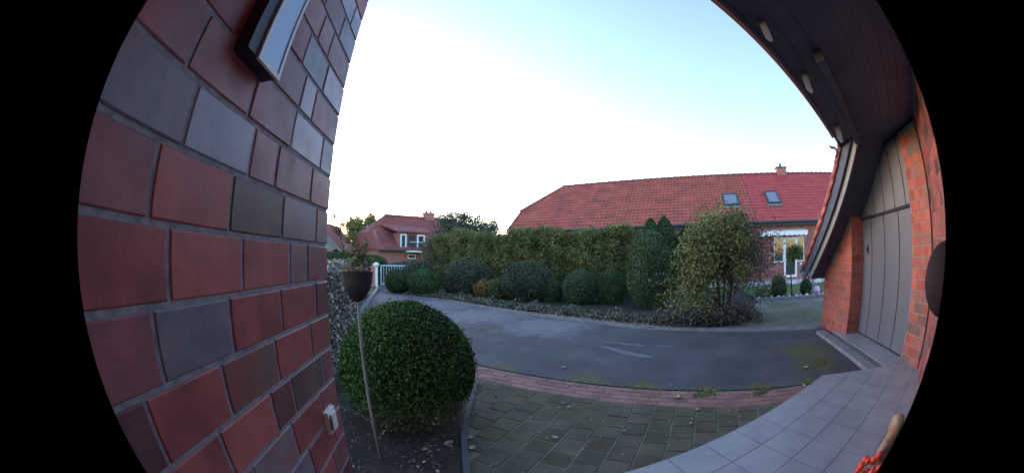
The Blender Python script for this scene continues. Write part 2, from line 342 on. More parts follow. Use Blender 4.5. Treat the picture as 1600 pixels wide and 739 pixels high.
# ------------------------------------------------------------------ things on the pier
lamp = empty('wall_lamp', (WX, .54, .37), 'tall narrow wall lamp with pale blue panel in white frame high on the clinker wall', 'wall lamp')
MB().box(WX, WX+.046, .44, .592, .375, .95).obj('housing_and_shade', M['dark_plastic'], lamp)  # dark box widened past the frame to stand in for shade beside it
fr = MB(); x0, x1 = WX+.0462, WX+.054
fr.box(x0,x1,.483,.595,.370,.381); fr.box(x0,x1,.483,.595,.945,.953); fr.box(x0,x1,.483,.494,.381,.945); fr.box(x0,x1,.584,.595,.381,.945)
fr.obj('frame', M['white'], lamp)
MB().box(WX+.0463, WX+.0505, .493, .585, .381, .945).obj('lamp_panel', M['lamp_glass'], lamp)
sw = empty('outdoor_switch', (WX, 1.04, -.575), 'small ivory switch plate with dark slot low near the corner of the clinker wall', 'switch')
mb = MB(); a = .042
mb.add([(WX,1.04-a,-.575-a*1.1),(WX,1.04+a,-.575-a*1.1),(WX,1.04+a,-.575+a*1.1),(WX,1.04-a,-.575+a*1.1)]+
       [(WX+.018,1.04-a*.9,-.575-a),(WX+.018,1.04+a*.9,-.575-a),(WX+.018,1.04+a*.9,-.575+a),(WX+.018,1.04-a*.9,-.575+a)],
       [(0,1,5,4),(1,2,6,5),(2,3,7,6),(3,0,4,7),(4,5,6,7)])
mb.obj('plate', M['ivory'], sw)
MB().box(WX+.018, WX+.027, 1.018, 1.062, -.607, -.543).obj('rocker', M['ivory'], sw)
MB().box(WX+.018, WX+.0215, 1.006, 1.0135, -.602, -.552).obj('slot', M['black'], sw)

# ------------------------------------------------------------------ ground and road
def sheet(name, poly, z, mat, parent=None):
    mb = MB(); mb.add([(x,y,z) for x,y in poly], [tuple(range(len(poly)))])
    o = mb.obj(name, mat, parent)
    if o.data.polygons[0].normal.z < 0: o.data.flip_normals()
    return o
g = MB(); g.add([(-600,-600,ZG-.03),(600,-600,ZG-.03),(600,900,ZG-.03),(-600,900,ZG-.03)], [(0,1,2,3)])
tag(g.obj('ground', M['grass']), kind='structure')
far = [(-4.2,18.5),(-3.2,18.0),(-2.75,15.4),(-2.15,13.35),(-1.6,12.65),(-.19,11.55),(.7,10.3),(1.56,9.05),(2.2,8.2),(2.78,7.42),(3.64,5.98),(4.57,4.94),(5.53,3.94),(6.5,2.85),(7.5,1.6)]
near = [UW(5.2,3.62), UW(-3.5,3.62), UW(-5.2,3.9), (-2.2,7.3), (-2.48,8.46),(-2.6,9.61),(-3.1,13.0),(-3.75,16.8)]
tag(sheet('road', far+near, ZG, M['asphalt']), kind='structure')
# pale gritty kerb strip along the far side of the road
def offs(pl, d0, d1, z0, z1=None):
    mb = MB(); L_, R_ = [], []
    for i, p in enumerate(pl):
        a, b = Vector(pl[max(i-1,0)]), Vector(pl[min(i+1,len(pl)-1)]); t = (b-a).normalized(); n = Vector((-t.y, t.x))
        L_.append((p[0]+n.x*d0, p[1]+n.y*d0, z0)); R_.append((p[0]+n.x*d1, p[1]+n.y*d1, z1 if z1 is not None else z0))
    n = len(pl); mb.add(L_+R_, [(i,i+1,n+i+1,n+i) for i in range(n-1)]); return mb
edge = far[3:15]
o = offs(edge, -.07, .30, ZG+.004, ZG+.012).obj('kerb_strip', M['verge_grit']); tag(o, kind='structure')
drive = [(4.60,5.02),(5.55,4.02),(6.52,2.93),(7.55,1.66),(11.6,1.4),UW(6.5,10.65),UW(2.2,10.65),UW(1.75,9.5),UW(1.5,7.9)]
tag(sheet('driveway', drive, ZG+.004, M['drive']), kind='structure')
bed = [(-2.4,13.5),(-1.6,12.8),(-.05,11.72),(1.7,9.2),(2.93,7.58),(3.78,6.13),(4.7,5.1),(4.95,4.95),UW(1.5,7.9),UW(1.75,9.5),UW(2.2,10.65),UW(2.0,14.5),UW(-12,14.5),(-3.2,16.5)]
tag(sheet('soil_bed', bed, ZG+.008, M['soil']), kind='structure')
tag(sheet('lawn', [UW(2.2,10.85),UW(14,10.85),UW(14,15.6),UW(2.0,15.6)], ZG+.03, M['grass']), kind='structure')
tag(sheet('patio', [UW(-6,15.6),UW(16,15.6),UW(16,19),UW(-6,19)], ZG+.026, M['concrete']), kind='structure')
# repair stains
st = [(2.27,5.03),(2.40,4.98),(2.55,4.62),(2.66,4.32),(2.78,4.06),(2.74,4.03),(2.6,4.13),(2.42,4.45)]
tag(sheet('road_patch', st, ZG+.004, M['patch']), kind='structure')
st = [(2.48,5.27),(2.56,5.24),(2.95,4.82),(3.02,4.71),(2.95,4.7),(2.6,5.06)]
tag(sheet('road_patch', st, ZG+.004, M['patch']), kind='structure')
st = [(3.12,4.62),(3.2,4.6),(3.38,4.36),(3.3,4.36)]
tag(sheet('road_patch', st, ZG+.004, M['patch']), kind='structure')
# the road's paler half on the far left
# brick edging strip (4 rows) and pavers, each its own piece
paving = empty('paving', (1, 2.6, ZG), None, None, kind='structure')
o = sheet('joint_bed', [UW(-6,1.0),UW(3.2,1.0),UW(3.2,3.6),UW(-6,3.6)], ZG-.0045, M['paver_joint'], paving)
def slab_mesh(lx, ly, mat, h=.05, c=.004):
    v = [(-lx/2,-ly/2,-h),(lx/2,-ly/2,-h),(lx/2,ly/2,-h),(-lx/2,ly/2,-h)]
    v += [(x,y,-c) for x,y,_ in v[:4]]+[(x*(1-2*c/lx),y*(1-2*c/ly),0) for x,y,_ in v[:4]]
    return mesh('paver', v, [(i,(i+1)%4,4+(i+1)%4,4+i) for i in range(4)]+[(4+i,4+(i+1)%4,8+(i+1)%4,8+i) for i in range(4)]+[(8,9,10,11)], mat)
angU = math.atan2(Uy, Ux)
def lay(parent, name, me, u, w_, z):
    o = bpy.data.objects.new(name, me); x, y = UW(u, w_); o.location = (x, y, z+rnd.uniform(-.003,.003))
    o.rotation_euler = (rnd.uniform(-.008,.008), rnd.uniform(-.008,.008), angU+rnd.uniform(-.006,.006)); return link(o, parent)
hp = slab_mesh(.203, .098, M['paver'])
sm = slab_mesh(.202, .098, M['strip'])
for r_ in range(4):
    for k in range(32):
        u = -3.9+k*.208+(.104 if r_ % 2 else 0)
        if u > 2.3: continue
        lay(paving, 'edging_brick', sm, u, 3.22+r_*.104+.0, ZG)
pm = slab_mesh(.203, .203, M['paver'])
cnt = 0
for k in range(-14, 13):
    for r_ in range(11):
        u = k*.213+.05; w_ = 3.055-r_*.213-(.1065 if k % 2 else 0)
        x, y = UW(u, w_)
        if x < .08 or y < 1.50: continue
        if w_ < .9: continue
        lay(paving, 'paver', pm, u, w_, ZG); cnt += 1
for k in range(-13, 13, 2):        # half pavers that finish every other column against the red edging
    x, y = UW(k*.213+.05, 3.106)
    if x > .08 and y > 1.5: lay(paving, 'paver', hp, k*.213+.05, 3.106, ZG)
# soil bed on the left, under the clipped bush
tag(sheet('planting_bed', [(-1.6,1.0),(.0,1.0),(-.0,2.4),(.03,3.0),(.17,3.72),(-.6,4.35),(-2.2,7.2),(-3.2,13.0),(-5.5,13.0),(-5.5,1.0)], ZG+.010, M['soil']), kind='structure')
kb = [(-.0,1.5),(.01,2.5),(.08,3.03),(.2,3.75)]
tag(MB().add(*(lambda a,b: (a+b, [(i,i+1,5+i,4+i) for i in range(3)]+[(8+i,12+i,13+i,9+i) for i in range(3)]+[(i,8+i,9+i,i+1) for i in range(3)]+[(4+i,5+i,13+i,12+i) for i in range(3)]))(
    [(x,y,ZG+.03) for x,y in kb]+[(x+.05,y,ZG+.03) for x,y in kb], [(x,y,ZG-.05) for x,y in kb]+[(x+.05,y,ZG-.05) for x,y in kb])).obj('bed_kerb', M['darkstone']),
    'thin grey kerbstone edging the soil bed beside the grey pavers', 'kerb')
# pale low edging on the left of the lane
kl = [(-1.3,5.6),(-1.9,6.9),(-2.40,8.46),(-2.52,9.61),(-2.8,11.3),(-3.05,13.0),(-3.4,15.3)]
mb = MB(); n = len(kl)
mb.add([(x,y,ZG+.09) for x,y in kl]+[(x-.14,y,ZG+.09) for x,y in kl]+[(x,y,ZG-.02) for x,y in kl]+[(x-.14,y,ZG-.02) for x,y in kl],
       [(i,i+1,n+i+1,n+i) for i in range(n-1)]+[(i,2*n+i,2*n+i+1,i+1) for i in range(n-1)]+[(n+i,n+i+1,3*n+i+1,3*n+i) for i in range(n-1)])
tag(mb.obj('lane_kerb', M['stone']), 'pale stone kerb along the left side of the lane leading to the gate', 'kerb')

# moss
def blob(name, c, rx, ry, n, mat, z, seed, parent=None, lab=None):
    r2 = np.random.default_rng(seed); a = r2.uniform(0, 2*np.pi, n); q = np.abs(r2.normal(0, .5, n))
    x = c[0]+rx*q*np.cos(a); y = c[1]+ry*q*np.sin(a)
    s = r2.uniform(.008,.03, n)*(1.3-np.clip(q,0,1)); t = r2.uniform(0, 6.28, n)
    V = np.zeros((n,5,3)); 
    for k in range(5):
        V[:,k,0] = x+s*np.cos(t+k*1.2566); V[:,k,1] = y+s*np.sin(t+k*1.2566); V[:,k,2] = z+r2.uniform(0,.004,n)
    return link(bpy.data.objects.new(name, fast_mesh(name, V.reshape(-1,3), 5, mat)), parent)
for c, rx, ry, n, sd_ in [((3.0,2.08),.26,.10,160,3),((2.5,2.52),.3,.14,180,4),((4.4,1.95),.5,.22,150,6)]:
    tag(blob('moss', c, rx, ry, n, M['moss'], ZG+.004, sd_), kind='stuff')

# ------------------------------------------------------------------ porch floor of tiles
porch = empty('porch_floor', (2, .8, ZP), None, None, kind='structure')
PB = [(-.46,-1.0),(4.42,-1.0),(4.42,.11),(4.62,.6),(4.35,.755),(3.63,1.56),(-.46,1.55)]
nS = (-.76,.65); e_ = (.65,.76)
def SP(s, q): return (e_[0]*s+nS[0]*q, e_[1]*s+nS[1]*q)     # s along the garage front, q towards us is larger (less negative)
led = [SP(2.9,-2.81), SP(5.62,-2.81), SP(5.62,-3.0), SP(5.25,-3.0), SP(5.25,-3.3), SP(2.9,-3.3)]
MB().prism([(-.46,-1.0),(4.35,-1.0),(4.35,.74),(3.61,1.54),(-.46,1.54)], ZG-.1, ZP-.006).obj('slab', M['grout'], porch)
MB().prism([(3.9,.2), SP(3.306,-2.83), SP(5.6,-2.83), SP(5.6,-3.3), SP(2.9,-3.3)], ZG-.09, ZP-.007).obj('slab', M['grout'], porch)
T = .3375; y0 = 1.555
for i in range(15):
    for j in range(7):
        xa, yb = -.44+T*i-.0, y0-T*j
        xa = 1.30-.0-T*5+T*i
        p = [(xa+.003, yb-T+.003),(xa+T-.003, yb-T+.003),(xa+T-.003, yb-.003),(xa+.003, yb-.003)]
        p = clip(p, -1, 0, .46)
        if len(p) > 2: p = clip(p, .80, .72/1.0, .80*3.63+.72*1.56-.0)
        if len(p) > 2: p = clip(p, .76, -.65, 2.81+.0 if False else 3.28)
        if len(p) > 2:
            ar = abs(sum(p[a][0]*p[(a+1)%len(p)][1]-p[(a+1)%len(p)][0]*p[a][1] for a in range(len(p)))/2)
            if ar > .002: MB().prism(p, ZP-.012, ZP+rnd.uniform(0,.0008)).obj('floor_tile', M['tile'], porch)
s_ = 3.33
while s_ < 5.55:
    s2 = min(s_+.3375, 5.6); p = [SP(s_+.002,-2.81), SP(s2-.002,-2.81), SP(s2-.002,-3.27), SP(s_+.002,-3.27)]
    MB().prism(p, ZP-.011, ZP+.002).obj('floor_tile', M['tile'], porch); s_ = s2
# stone kerb before the garage
s_ = 3.5
while s_ < 5.7:
    p = [SP(s_+.004,-2.60), SP(s_+.49,-2.60), SP(s_+.49,-2.795), SP(s_+.004,-2.795)]
    MB().prism(p, ZG-.05, ZG+.055).obj('kerb_stone', M['stone'], porch); s_ += .5

# ------------------------------------------------------------------ garage
gar = empty('garage', (5.6, 1.6, ZG), 'brick garage at right with grey vertical board door and sloping clay tiled roof', 'garage')
MB().prism([SP(5.25,-2.985), SP(6.66,-2.985), SP(6.66,-8), SP(5.25,-8)], ZG-.1, .62-.0).obj('mortar', M['mortar_light'], gar)
def roofz(s): return 1.305-.667*(s-4.565)
# cut the pillar body under the roof: rebuild as sloped prism
bpy.data.objects.remove(gar.children[0]); 
def slope_block(s0, s1, q0, q1, zb, dz, mat, name, parent):
    a = [(*SP(s0,q0),zb),(*SP(s1,q0),zb),(*SP(s1,q1),zb),(*SP(s0,q1),zb)]
    b = [(*SP(s0,q0),roofz(s0)-dz),(*SP(s1,q0),roofz(s1)-dz),(*SP(s1,q1),roofz(s1)-dz),(*SP(s0,q1),roofz(s0)-dz)]
    return MB().hexa(a, b).obj(name, mat, parent)
slope_block(5.257, 6.653, -8, -2.985, ZG-.1, .33, M['mortar_light'], 'mortar', gar)
slope_block(2.0, 5.25, -8, -3.36, ZG-.1, .33, M['dark_wood'], 'inner_wall', gar)
GC = .0833*1.5; j = .012
row = 0; z = ZG-.02
rows_ = []
while z < .6: rows_.append(z); z += GC
def gb(org, t, s0, s1, z0, z1):
    m_ = M['gbrick2'] if rnd.random() < .16 else M['gbrick']
    put_brick(gar, org, t, s0+j/2, s1-j/2, z0+j/2, z1-j/2, m_, proud=.004, depth=.03)
for ri, z in enumerate(rows_):
    # front of the pillar, t along +e, normal must be +nS: right-hand normal of t=(x,y) is (y,-x): e -> (.76,-.65) = -nS, so run along -e
    t = (-e_[0], -e_[1]); org = SP(0, -2.985)
    s = 5.25-(.125 if ri % 2 else 0)
    while s < 6.66:
        a, b = max(s, 5.25), min(s+.25, 6.66)
        if b-a > .03 and roofz(b)-.32 > z+GC*.8: gb(org, t, -b, -a, z, z+GC)
        s += .25
    # reveal facing -e : t so that right normal=-e : t=( .76,-.65) -> normal (-.65,-.76)
    t = (.76,-.65); org = SP(5.257, -2.985)
    if z < .9:
        a = 0 if ri % 2 else -.0
        gb(org, t, 0.0, .125 if ri % 2 else .25, z, z+GC); gb(org, t, .125 if ri % 2 else .25, .375, z, z+GC)
# wall to the right of the door, up to the entrance corner
MB().prism([SP(2.96,-3.245), SP(3.48,-3.245), SP(3.48,-3.5), SP(2.96,-3.5)], ZG-.1, 1.30).obj('mortar', M['mortar_light'], gar)
for ri in range(23):
    z = ZP-.05+GC*ri; t = (-e_[0], -e_[1]); org = SP(0, -3.245)
    if z+GC > 1.32: continue
    s = 2.955-(.125 if ri % 2 else 0)
    while s < 3.48:
        a, b = max(s, 2.955), min(s+.25, 3.48)
        if b-a > .03: put_brick(gar, org, t, -b+j/2, -a-j/2, z+j/2, z+GC-j/2, rnd.choice([M['gbrick'],M['gbrick'],M['gbrick2'],BM['B']]), proud=.004, depth=.03)
        s += .25
# garage door
gd = MB().box(5.25-5.25, 0, 0, 0, 0, 0)
gdo = MB(); gdo.hexa([(*SP(3.48,-3.34),ZG),(*SP(5.25,-3.34),ZG),(*SP(5.25,-3.30),ZG),(*SP(3.48,-3.30),ZG)][::-1],
                     [(*SP(3.48,-3.34),1.3),(*SP(5.25,-3.34),1.3),(*SP(5.25,-3.30),1.3),(*SP(3.48,-3.30),1.3)][::-1])
door = gdo.obj('garage_door', M['groove'], gar)
seams = [3.485, 3.90, 4.39, 4.875, 5.245]
def board(s0, s1, z0, z1a, z1b, mat, name='door_panel', q=-3.275, par=None):
    c = .006
    a = [(*SP(s0,-3.31),z0),(*SP(s1,-3.31),z0),(*SP(s1,-3.31),z1b),(*SP(s0,-3.31),z1a)]
    b = [(*SP(s0+c,q),z0+c),(*SP(s1-c,q),z0+c),(*SP(s1-c,q),z1b-c),(*SP(s0+c,q),z1a-c)]
    return MB().hexa(a[::-1], b[::-1]).obj(name, mat, par or door)
for a, b in zip(seams[:-1], seams[1:]): board(a+.007, b-.007, ZP+.012, .425, .425, M['door_paint'])
up = [3.485, 3.62, 3.96, 4.32, 4.68, 5.04, 5.245]
for a, b in zip(up[:-1], up[1:]): board(a+.006, b-.006, .462, min(1.3, roofz(a)-.36), min(1.3, roofz(b)-.36), M['upper_paint'], 'cladding_board', -3.265)
MB().hexa([(*SP(3.485,-3.28),.428),(*SP(5.245,-3.28),.428),(*SP(5.245,-3.25),.428),(*SP(3.485,-3.25),.428)][::-1],
          [(*SP(3.485,-3.28),.46),(*SP(5.245,-3.28),.46),(*SP(5.245,-3.25),.46),(*SP(3.485,-3.25),.46)][::-1]).obj('top_rail', M['groove'], door)
hd = MB(); hx, hy = SP(5.02,-3.275)
hd.box(-.022,.022,0,.014,-.10,.04, ex=(*e_,0), ey=(*nS,0), o=(hx,hy,0)); hd.box(-.012,.012,.014,.05,-.05,-.01, ex=(*e_,0), ey=(*nS,0), o=(hx,hy,0))
hd.obj('latch', M['black'], door)
# garage roof: tiled slope falling away to the north-east, with a verge towards us
def rp(s, q, dz): x, y = SP(s, q); return (x, y, roofz(s)+dz)
roof = MB().hexa([rp(6.9,-2.53,-.14),rp(2.2,-2.53,-.14),rp(2.2,-8,-.14),rp(6.9,-8,-.14)][::-1],[rp(6.9,-2.53,-.06),rp(2.2,-2.53,-.06),rp(2.2,-8,-.06),rp(6.9,-8,-.06)][::-1]).obj('roof', M['dark_wood'], gar)
MB().hexa([rp(6.80,-2.50,-.36),rp(2.2,-2.50,-.36),rp(2.2,-2.53,-.36),rp(6.80,-2.53,-.36)][::-1],[rp(6.80,-2.50,-.045),rp(2.2,-2.50,-.045),rp(2.2,-2.53,-.045),rp(6.80,-2.53,-.045)][::-1]).obj('verge_board', M['dark_wood'], roof)
MB().hexa([rp(6.62,-2.56,-.50),rp(2.2,-2.56,-.50),rp(2.2,-2.585,-.50),rp(6.62,-2.585,-.50)][::-1],[rp(6.62,-2.56,-.30),rp(2.2,-2.56,-.30),rp(2.2,-2.585,-.30),rp(6.62,-2.585,-.30)][::-1]).obj('pale_board', M['pale_wood'], roof)
MB().hexa([rp(6.8,-2.59,-.36),rp(2.2,-2.59,-.36),rp(2.2,-3.28,-.36),rp(6.8,-3.28,-.36)][::-1],[rp(6.8,-2.59,-.33),rp(2.2,-2.59,-.33),rp(2.2,-3.28,-.33),rp(6.8,-3.28,-.33)][::-1]).obj('soffit_board', M['dark_wood'], roof)
# verge tiles, one by one, then the field of pantiles as one piece
def tile_mesh():
    v = []; n = 7
    for i, (a, lift) in enumerate(((-.02, .03),(.36, .0))):      # along slope (s)
        for k in range(n):
            t = k/(n-1); q = -t*.24; hgt = .035*math.sin(math.pi*min(1,t*1.35)) if t < .74 else -.012*math.sin(math.pi*(t-.74)/.26)
            v.append((a, q, lift+hgt))
    v2 = [(x,y,z-.022) for x,y,z in v]; m = len(v)
    f = [(k,k+1,n+k+1,n+k) for k in range(n-1)]+[(m+k,m+n+k,m+n+k+1,m+k+1) for k in range(n-1)]
    f += [(k,m+k,m+k+1,k+1) for k in range(n-1)]+[(n+k,n+k+1,m+n+k+1,m+n+k) for k in range(n-1)]+[(0,n,m+n,m),(n-1,m+n-1,m+2*n-1,2*n-1)]
    # verge flap hanging over the board
    b = len(v)+len(v2); vv = [(-.02,.0,.03),(.36,.0,.0),(.36,.0,-.10),(-.02,.0,-.07),(-.02,.018,.03),(.36,.018,.0),(.36,.018,-.10),(-.02,.018,-.07)]
    f += [(b+p for p in q) for q in ((0,1,2,3),(7,6,5,4),(0,4,5,1),(1,5,6,2),(2,6,7,3),(3,7,4,0))]; f = [tuple(q) for q in f]
    return v+v2+vv, f
tv, tf = tile_mesh()
sl_ = math.atan(.667); cs, sn = math.cos(sl_), math.sin(sl_)
def tile_world(s, q, v):
    out = []
    for a, b, c in v:                           # a down-slope reversed: upper end at a=.36
        ds = -a*cs + 0; dz = a*sn
        x, y = SP(s-a*cs+c*sn, q+b); out.append((x, y, roofz(s)+a*sn+c*cs-.02))
    return out
s = 6.93; k = 0
while s > 3.2:
    MB().add(tile_world(s, -2.485, tv), tf).obj('verge_tile', M['verge_tile'], roof, True); s -= .30*cs; k += 1
fld = MB()
s = 6.93
while s > 3.2:
    for c in range(1, 14): fld.add(tile_world(s, -2.485-.205*c, tv[:28]), tf[:26])
    s -= .30*cs
tag(fld.obj('roof_tiles', M['verge_tile'], roof, True), kind='stuff')
# eaves gutter with curled end and downpipe brackets at the low corner
gt = MB(); pts = [SP(6.98,-2.45), SP(6.98,-7.9)]
gt.tube([(pts[0][0],pts[0][1],roofz(6.98)-.05),(pts[1][0],pts[1][1],roofz(6.98)-.05)], .06, 10)
gt.obj('gutter', M['lead'], gar, True)

# ------------------------------------------------------------------ porch canopy over our heads
can = empty('porch_canopy', (2, .6, 1.35), 'dark timber porch canopy overhead reaching from the door to the garage roof', 'canopy')
cp = [(-.47,.486),(1.28,.90),(4.66,1.70),(5.02,1.72),(5.1,-1.2),(-.47,-1.2)]
MB().prism(cp, 1.372, 1.42).obj('deck', M['dark_wood'], can)
cdv = Vector((.973,.231,0)); cnv = Vector((-.231,.973,0))
# soffit boards running parallel to the edge
for k in range(11):
    d0, d1 = -.17*k-.03, -.17*(k+1)-.03
    a = Vector((1.28,.90,0)); 
    lo, hi = -1.82, 3.62-.0*k
    MB().box(lo, hi+.15-.02*k, d1+.003, d0, 1.352, 1.3715, ex=cdv, ey=cnv, o=a).obj('soffit_board', M['dark_wood'], can)
MB().box(-1.80, 3.60, -.03, .0, 1.335, 1.56, ex=cdv, ey=cnv, o=(1.28,.90,0)).obj('fascia', M['dark_wood'], can)
# purlin under the soffit
MB().box(.9, 3.75, -.42, -.33, 1.25, 1.351, ex=cdv, ey=cnv, o=(1.28,.90,0)).obj('purlin', M['dark_wood'], can)
# rafter ends, the light on their sides put into a pale colour
for dx, ln, z_ in ((.34,.05,.17),(1.17,.06,.19),(2.62,.08,.21)):
    a = MB(); o_ = Vector((1.28,.90,0))+cdv*dx
    a.add([tuple(o_+cdv*x+cnv*y+Vector((0,0,z))) for x in (0,.022) for y, z in ((-.10,1.3505),(-.10,1.352-z_*.75),(-.10-ln*.6,1.352-z_),(-.10-ln,1.352-z_),(-.10-ln,1.3505))],
          [(0,1,2,3,4),(9,8,7,6,5),(0,5,6,1),(1,6,7,2),(2,7,8,3),(3,8,9,4),(4,9,5,0)])
    a.obj('rafter_end', M['lead'], can)
rf = MB().hexa([(-.6,.60,1.575),(5.0,1.93,1.575),(5.4,-1.5,2.9),(-.6,-1.6,2.9)],[(-.6,.60,1.65),(5.0,1.93,1.65),(5.4,-1.5,2.97),(-.6,-1.6,2.97)]).obj('roof', M['roof_red'], can)
# gutter end: a dark curl at the canopy's outer corner
cl = MB(); c0 = Vector((4.74,1.86,1.30))
cl.tube([c0+Vector((-.02,.05,.10))]+[c0+cnv*(.06*math.cos(t))+Vector((0,0,.07*math.sin(t))) for t in np.linspace(1.3,4.6,9)], .018, 8)
cl.obj('gutter_bracket', M['gutter'], can, True)

# ------------------------------------------------------------------ entrance wall, door frame, front door
ew = empty('entrance_wall', (3.6, -.05, ZP), 'dark red brick entrance wall at the far right edge beside the door frame', 'brick wall')
A = Vector((4.39,.115)); Bv = Vector((2.72,-.22)); dv = (Bv-A).normalized(); ln = (Bv-A).length
nn = Vector((-dv.y, dv.x)) if (-dv.y*0+dv.x*1) > 0 else Vector((dv.y, -dv.x))
if nn.y < 0: nn = -nn
MB().box(0, ln, -.25, -.004, ZP-.1, 1.35, ex=(*dv,0), ey=(*nn,0), o=(*A,0)).obj('mortar', M['mortar_light'], ew)
for ri in range(21):
    z = ZP+GC*ri
    if z+GC > 1.345: break
    s = -(.125 if ri % 2 else 0)
    while s < ln:
        a, b = max(s,0), min(s+.25, ln)
        if b-a > .03: put_brick(ew, tuple(A), tuple(dv), a+j/2, b-j/2, z+j/2, z+GC-j/2, BM[rnd.choice('RRMDB')], proud=.003, depth=.03)
        s += .25
df = empty('front_door', (2.1, -.35, ZP), 'pale grey door frame and dark front door at the far right edge', 'door')
MB().box(2.62, 2.715, -.42, -.215, ZP, 1.34).obj('door_frame', M['upper_paint'], df)
MB().box(1.45, 1.54, -.42, -.225, ZP, 1.34).obj('door_frame', M['upper_paint'], df)
MB().box(1.54, 2.62, -.40, -.33, ZP, .85).obj('door_leaf', M['dark_wood'], df)
MB().box(1.54, 2.62, -.41, -.35, .85, 1.34).obj('transom', M['pane'], df)
hb = MB().box(-.47, 1.45, -.45, -.235, ZG-.1, 3.0).obj('house_wall', BM['D']); tag(hb, 'brick house wall behind the camera beside the front door', 'brick wall')
# dark round lamp on the entrance wall
M['matte_dark'] = noisy('matte_dark_metal', [(.02,.016,.02),(.03,.024,.03)], 6, .9, .05, 40, spec=.1)
bl = empty('round_lamp', (1.05, .01, -.075), 'dark round ball-shaped wall lamp cut by the right edge of the picture', 'wall lamp')
MB().ball((1.06,-.035,-.095), .095, 28, 20, (.55,1,1)).obj('lamp_ball', M['matte_dark'], bl, True)
MB().tube([(1.05,-.235,-.10),(1.05,-.10,-.10)], .02, 10).obj('arm', M['black'], bl, True)
MB().tube([(1.05,-.235,-.10),(1.05,-.215,-.10)], .06, 16).obj('wall_plate', M['black'], bl, True)

# autumn decoration on the porch floor
gr = empty('driftwood_piece', (2.3, .09, ZP), 'knobbly tan driftwood figure standing on the porch tiles at lower right', 'driftwood')
mb = MB(); mb.tube([(2.42,.07,ZP),(2.40,.08,ZP+.07),(2.37,.09,ZP+.13),(2.36,.09,ZP+.19),(2.35,.10,ZP+.25),(2.345,.10,ZP+.30),(2.34,.10,ZP+.325)],[.10,.095,.08,.062,.078,.066,.02],14)
mb.obj('upper_piece', M['wood_tan'], gr, True)
mb = MB(); mb.tube([(2.34,.08,ZP+.02),(2.24,.10,ZP+.11),(2.16,.11,ZP+.17),(2.10,.12,ZP+.21),(2.07,.12,ZP+.22)],[.07,.08,.062,.045,.015],12)
mb.obj('branch', M['wood_tan'], gr, True)
bk = empty('fruit_wreath', (1.95,.12,ZP), 'cluster of shiny red decorative apples on the porch tiles in front of the driftwood', 'decoration')
rq = random.Random(4)
for k in range(34):
    x = 1.93+rq.uniform(-.12,.16); y = .12+rq.uniform(-.08,.12); z = ZP+.10+rq.uniform(-.05,.05)+(.0 if k < 20 else .05)
    r_ = rq.uniform(.024,.036); a = MB().ball((x,y,z), r_, 12, 8, (1,1,.92)); fo = a.obj('apple', M['berry'], bk, True)
mb = MB()
for k in range(26):
    x = 1.92+rq.uniform(-.13,.16); y = .13+rq.uniform(-.08,.10); a = rq.uniform(0,6.28); d = Vector((math.cos(a)*.07, math.sin(a)*.05, rq.uniform(.0,.08)))
    mb.tube([(x,y,ZP+.05),tuple(Vector((x,y,ZP+.06))+d)], .004, 4)
mb.obj('twigs', M['wood_tan'], bk)
MB().lathe((1.93,.12,ZP), [(.001,0),(.10,0),(.13,.06),(.125,.06),(.001,.04)], 20).obj('dish', M['wood_tan'], bk, True)

# ------------------------------------------------------------------ planter on a pole in the bed
pl = empty('pole_planter', (-.607, 2.07, ZG), 'plum-black bowl planter with dry plants on a thin pole before the clipped bush', 'planter')
MB().tube([(-.575,2.06,ZG),(-.588,2.063,-1.0),(-.60,2.07,-.6),(-.607,2.08,-.28)], .0105, 10).obj('pole', M['pole'], pl, True)
pc = (-.61,2.075,-.285)
MB().lathe(pc, [(.001,0),(.02,.004),(.05,.03),(.082,.075),(.099,.125),(.104,.19),(.107,.195),(.098,.195),(.094,.185),(.001,.175)], 28).obj('bowl', M['dark_plastic'], pl, True)
def leaves(name, P, Nn, size, mat, parent=None, aspect=.55, tilt=.7, seed=0, curl=.15):
    """one 6-gon-ish leaf (bent) per point; two quads folded at the midrib"""
    r2 = np.random.default_rng(seed); n = len(P); P = np.asarray(P, float)
    d = r2.normal(size=(n,3)); d /= np.linalg.norm(d, axis=1, keepdims=True)
    nn_ = Nn*(1-tilt)+d*tilt; nn_ /= np.linalg.norm(nn_, axis=1, keepdims=True)+1e-9
    t = r2.normal(size=(n,3)); t -= nn_*np.sum(t*nn_, 1, keepdims=True); t /= np.linalg.norm(t, axis=1, keepdims=True)+1e-9
    b = np.cross(nn_, t); s = size*r2.uniform(.6, 1.35, (n,1)); a = aspect
    V = np.stack([P-t*s*.5, P-t*s*.05+b*s*a*.5+nn_*s*curl, P+t*s*.5, P-t*s*.05-b*s*a*.5+nn_*s*curl], 1)
    o = bpy.data.objects.new(name, fast_mesh(name, V.reshape(-1,3), 4, mat)); return link(o, parent)
r2 = np.random.default_rng(3)
mb = MB()
tips = []
for k in range(16):
    a = r2.uniform(0,6.28); d = Vector((math.cos(a)*r2.uniform(.02,.09), math.sin(a)*.06, r2.uniform(.07,.22)))
    b0 = Vector((pc[0]+r2.uniform(-.06,.06), pc[1]+r2.uniform(-.05,.05), pc[2]+.18)); mb.tube([b0, b0+d*.5+Vector((0,0,.02)), b0+d], [.003,.002,.001], 4)
    for q in np.linspace(.35,1,9): tips.append(b0+d*q)
mb.obj('stems', M['bark'], pl)
P = np.array([tuple(t) for t in tips]); P = np.repeat(P, 2, 0)+r2.normal(size=(len(P)*2,3))*.012
leaves('foliage', P, np.tile([0,0,1.],(len(P),1)), .034, LEAF['hedge'], pl, .35, .8, 5)
P = np.stack([pc[0]+r2.uniform(-.09,.09,260), pc[1]+r2.uniform(-.08,.08,260), pc[2]+.195+r2.uniform(-.01,.03,260)],1)
leaves('pot_cover', P, np.tile([0,0,1.],(260,1)), .028, LEAF['dead'], pl, .5, .7, 6)

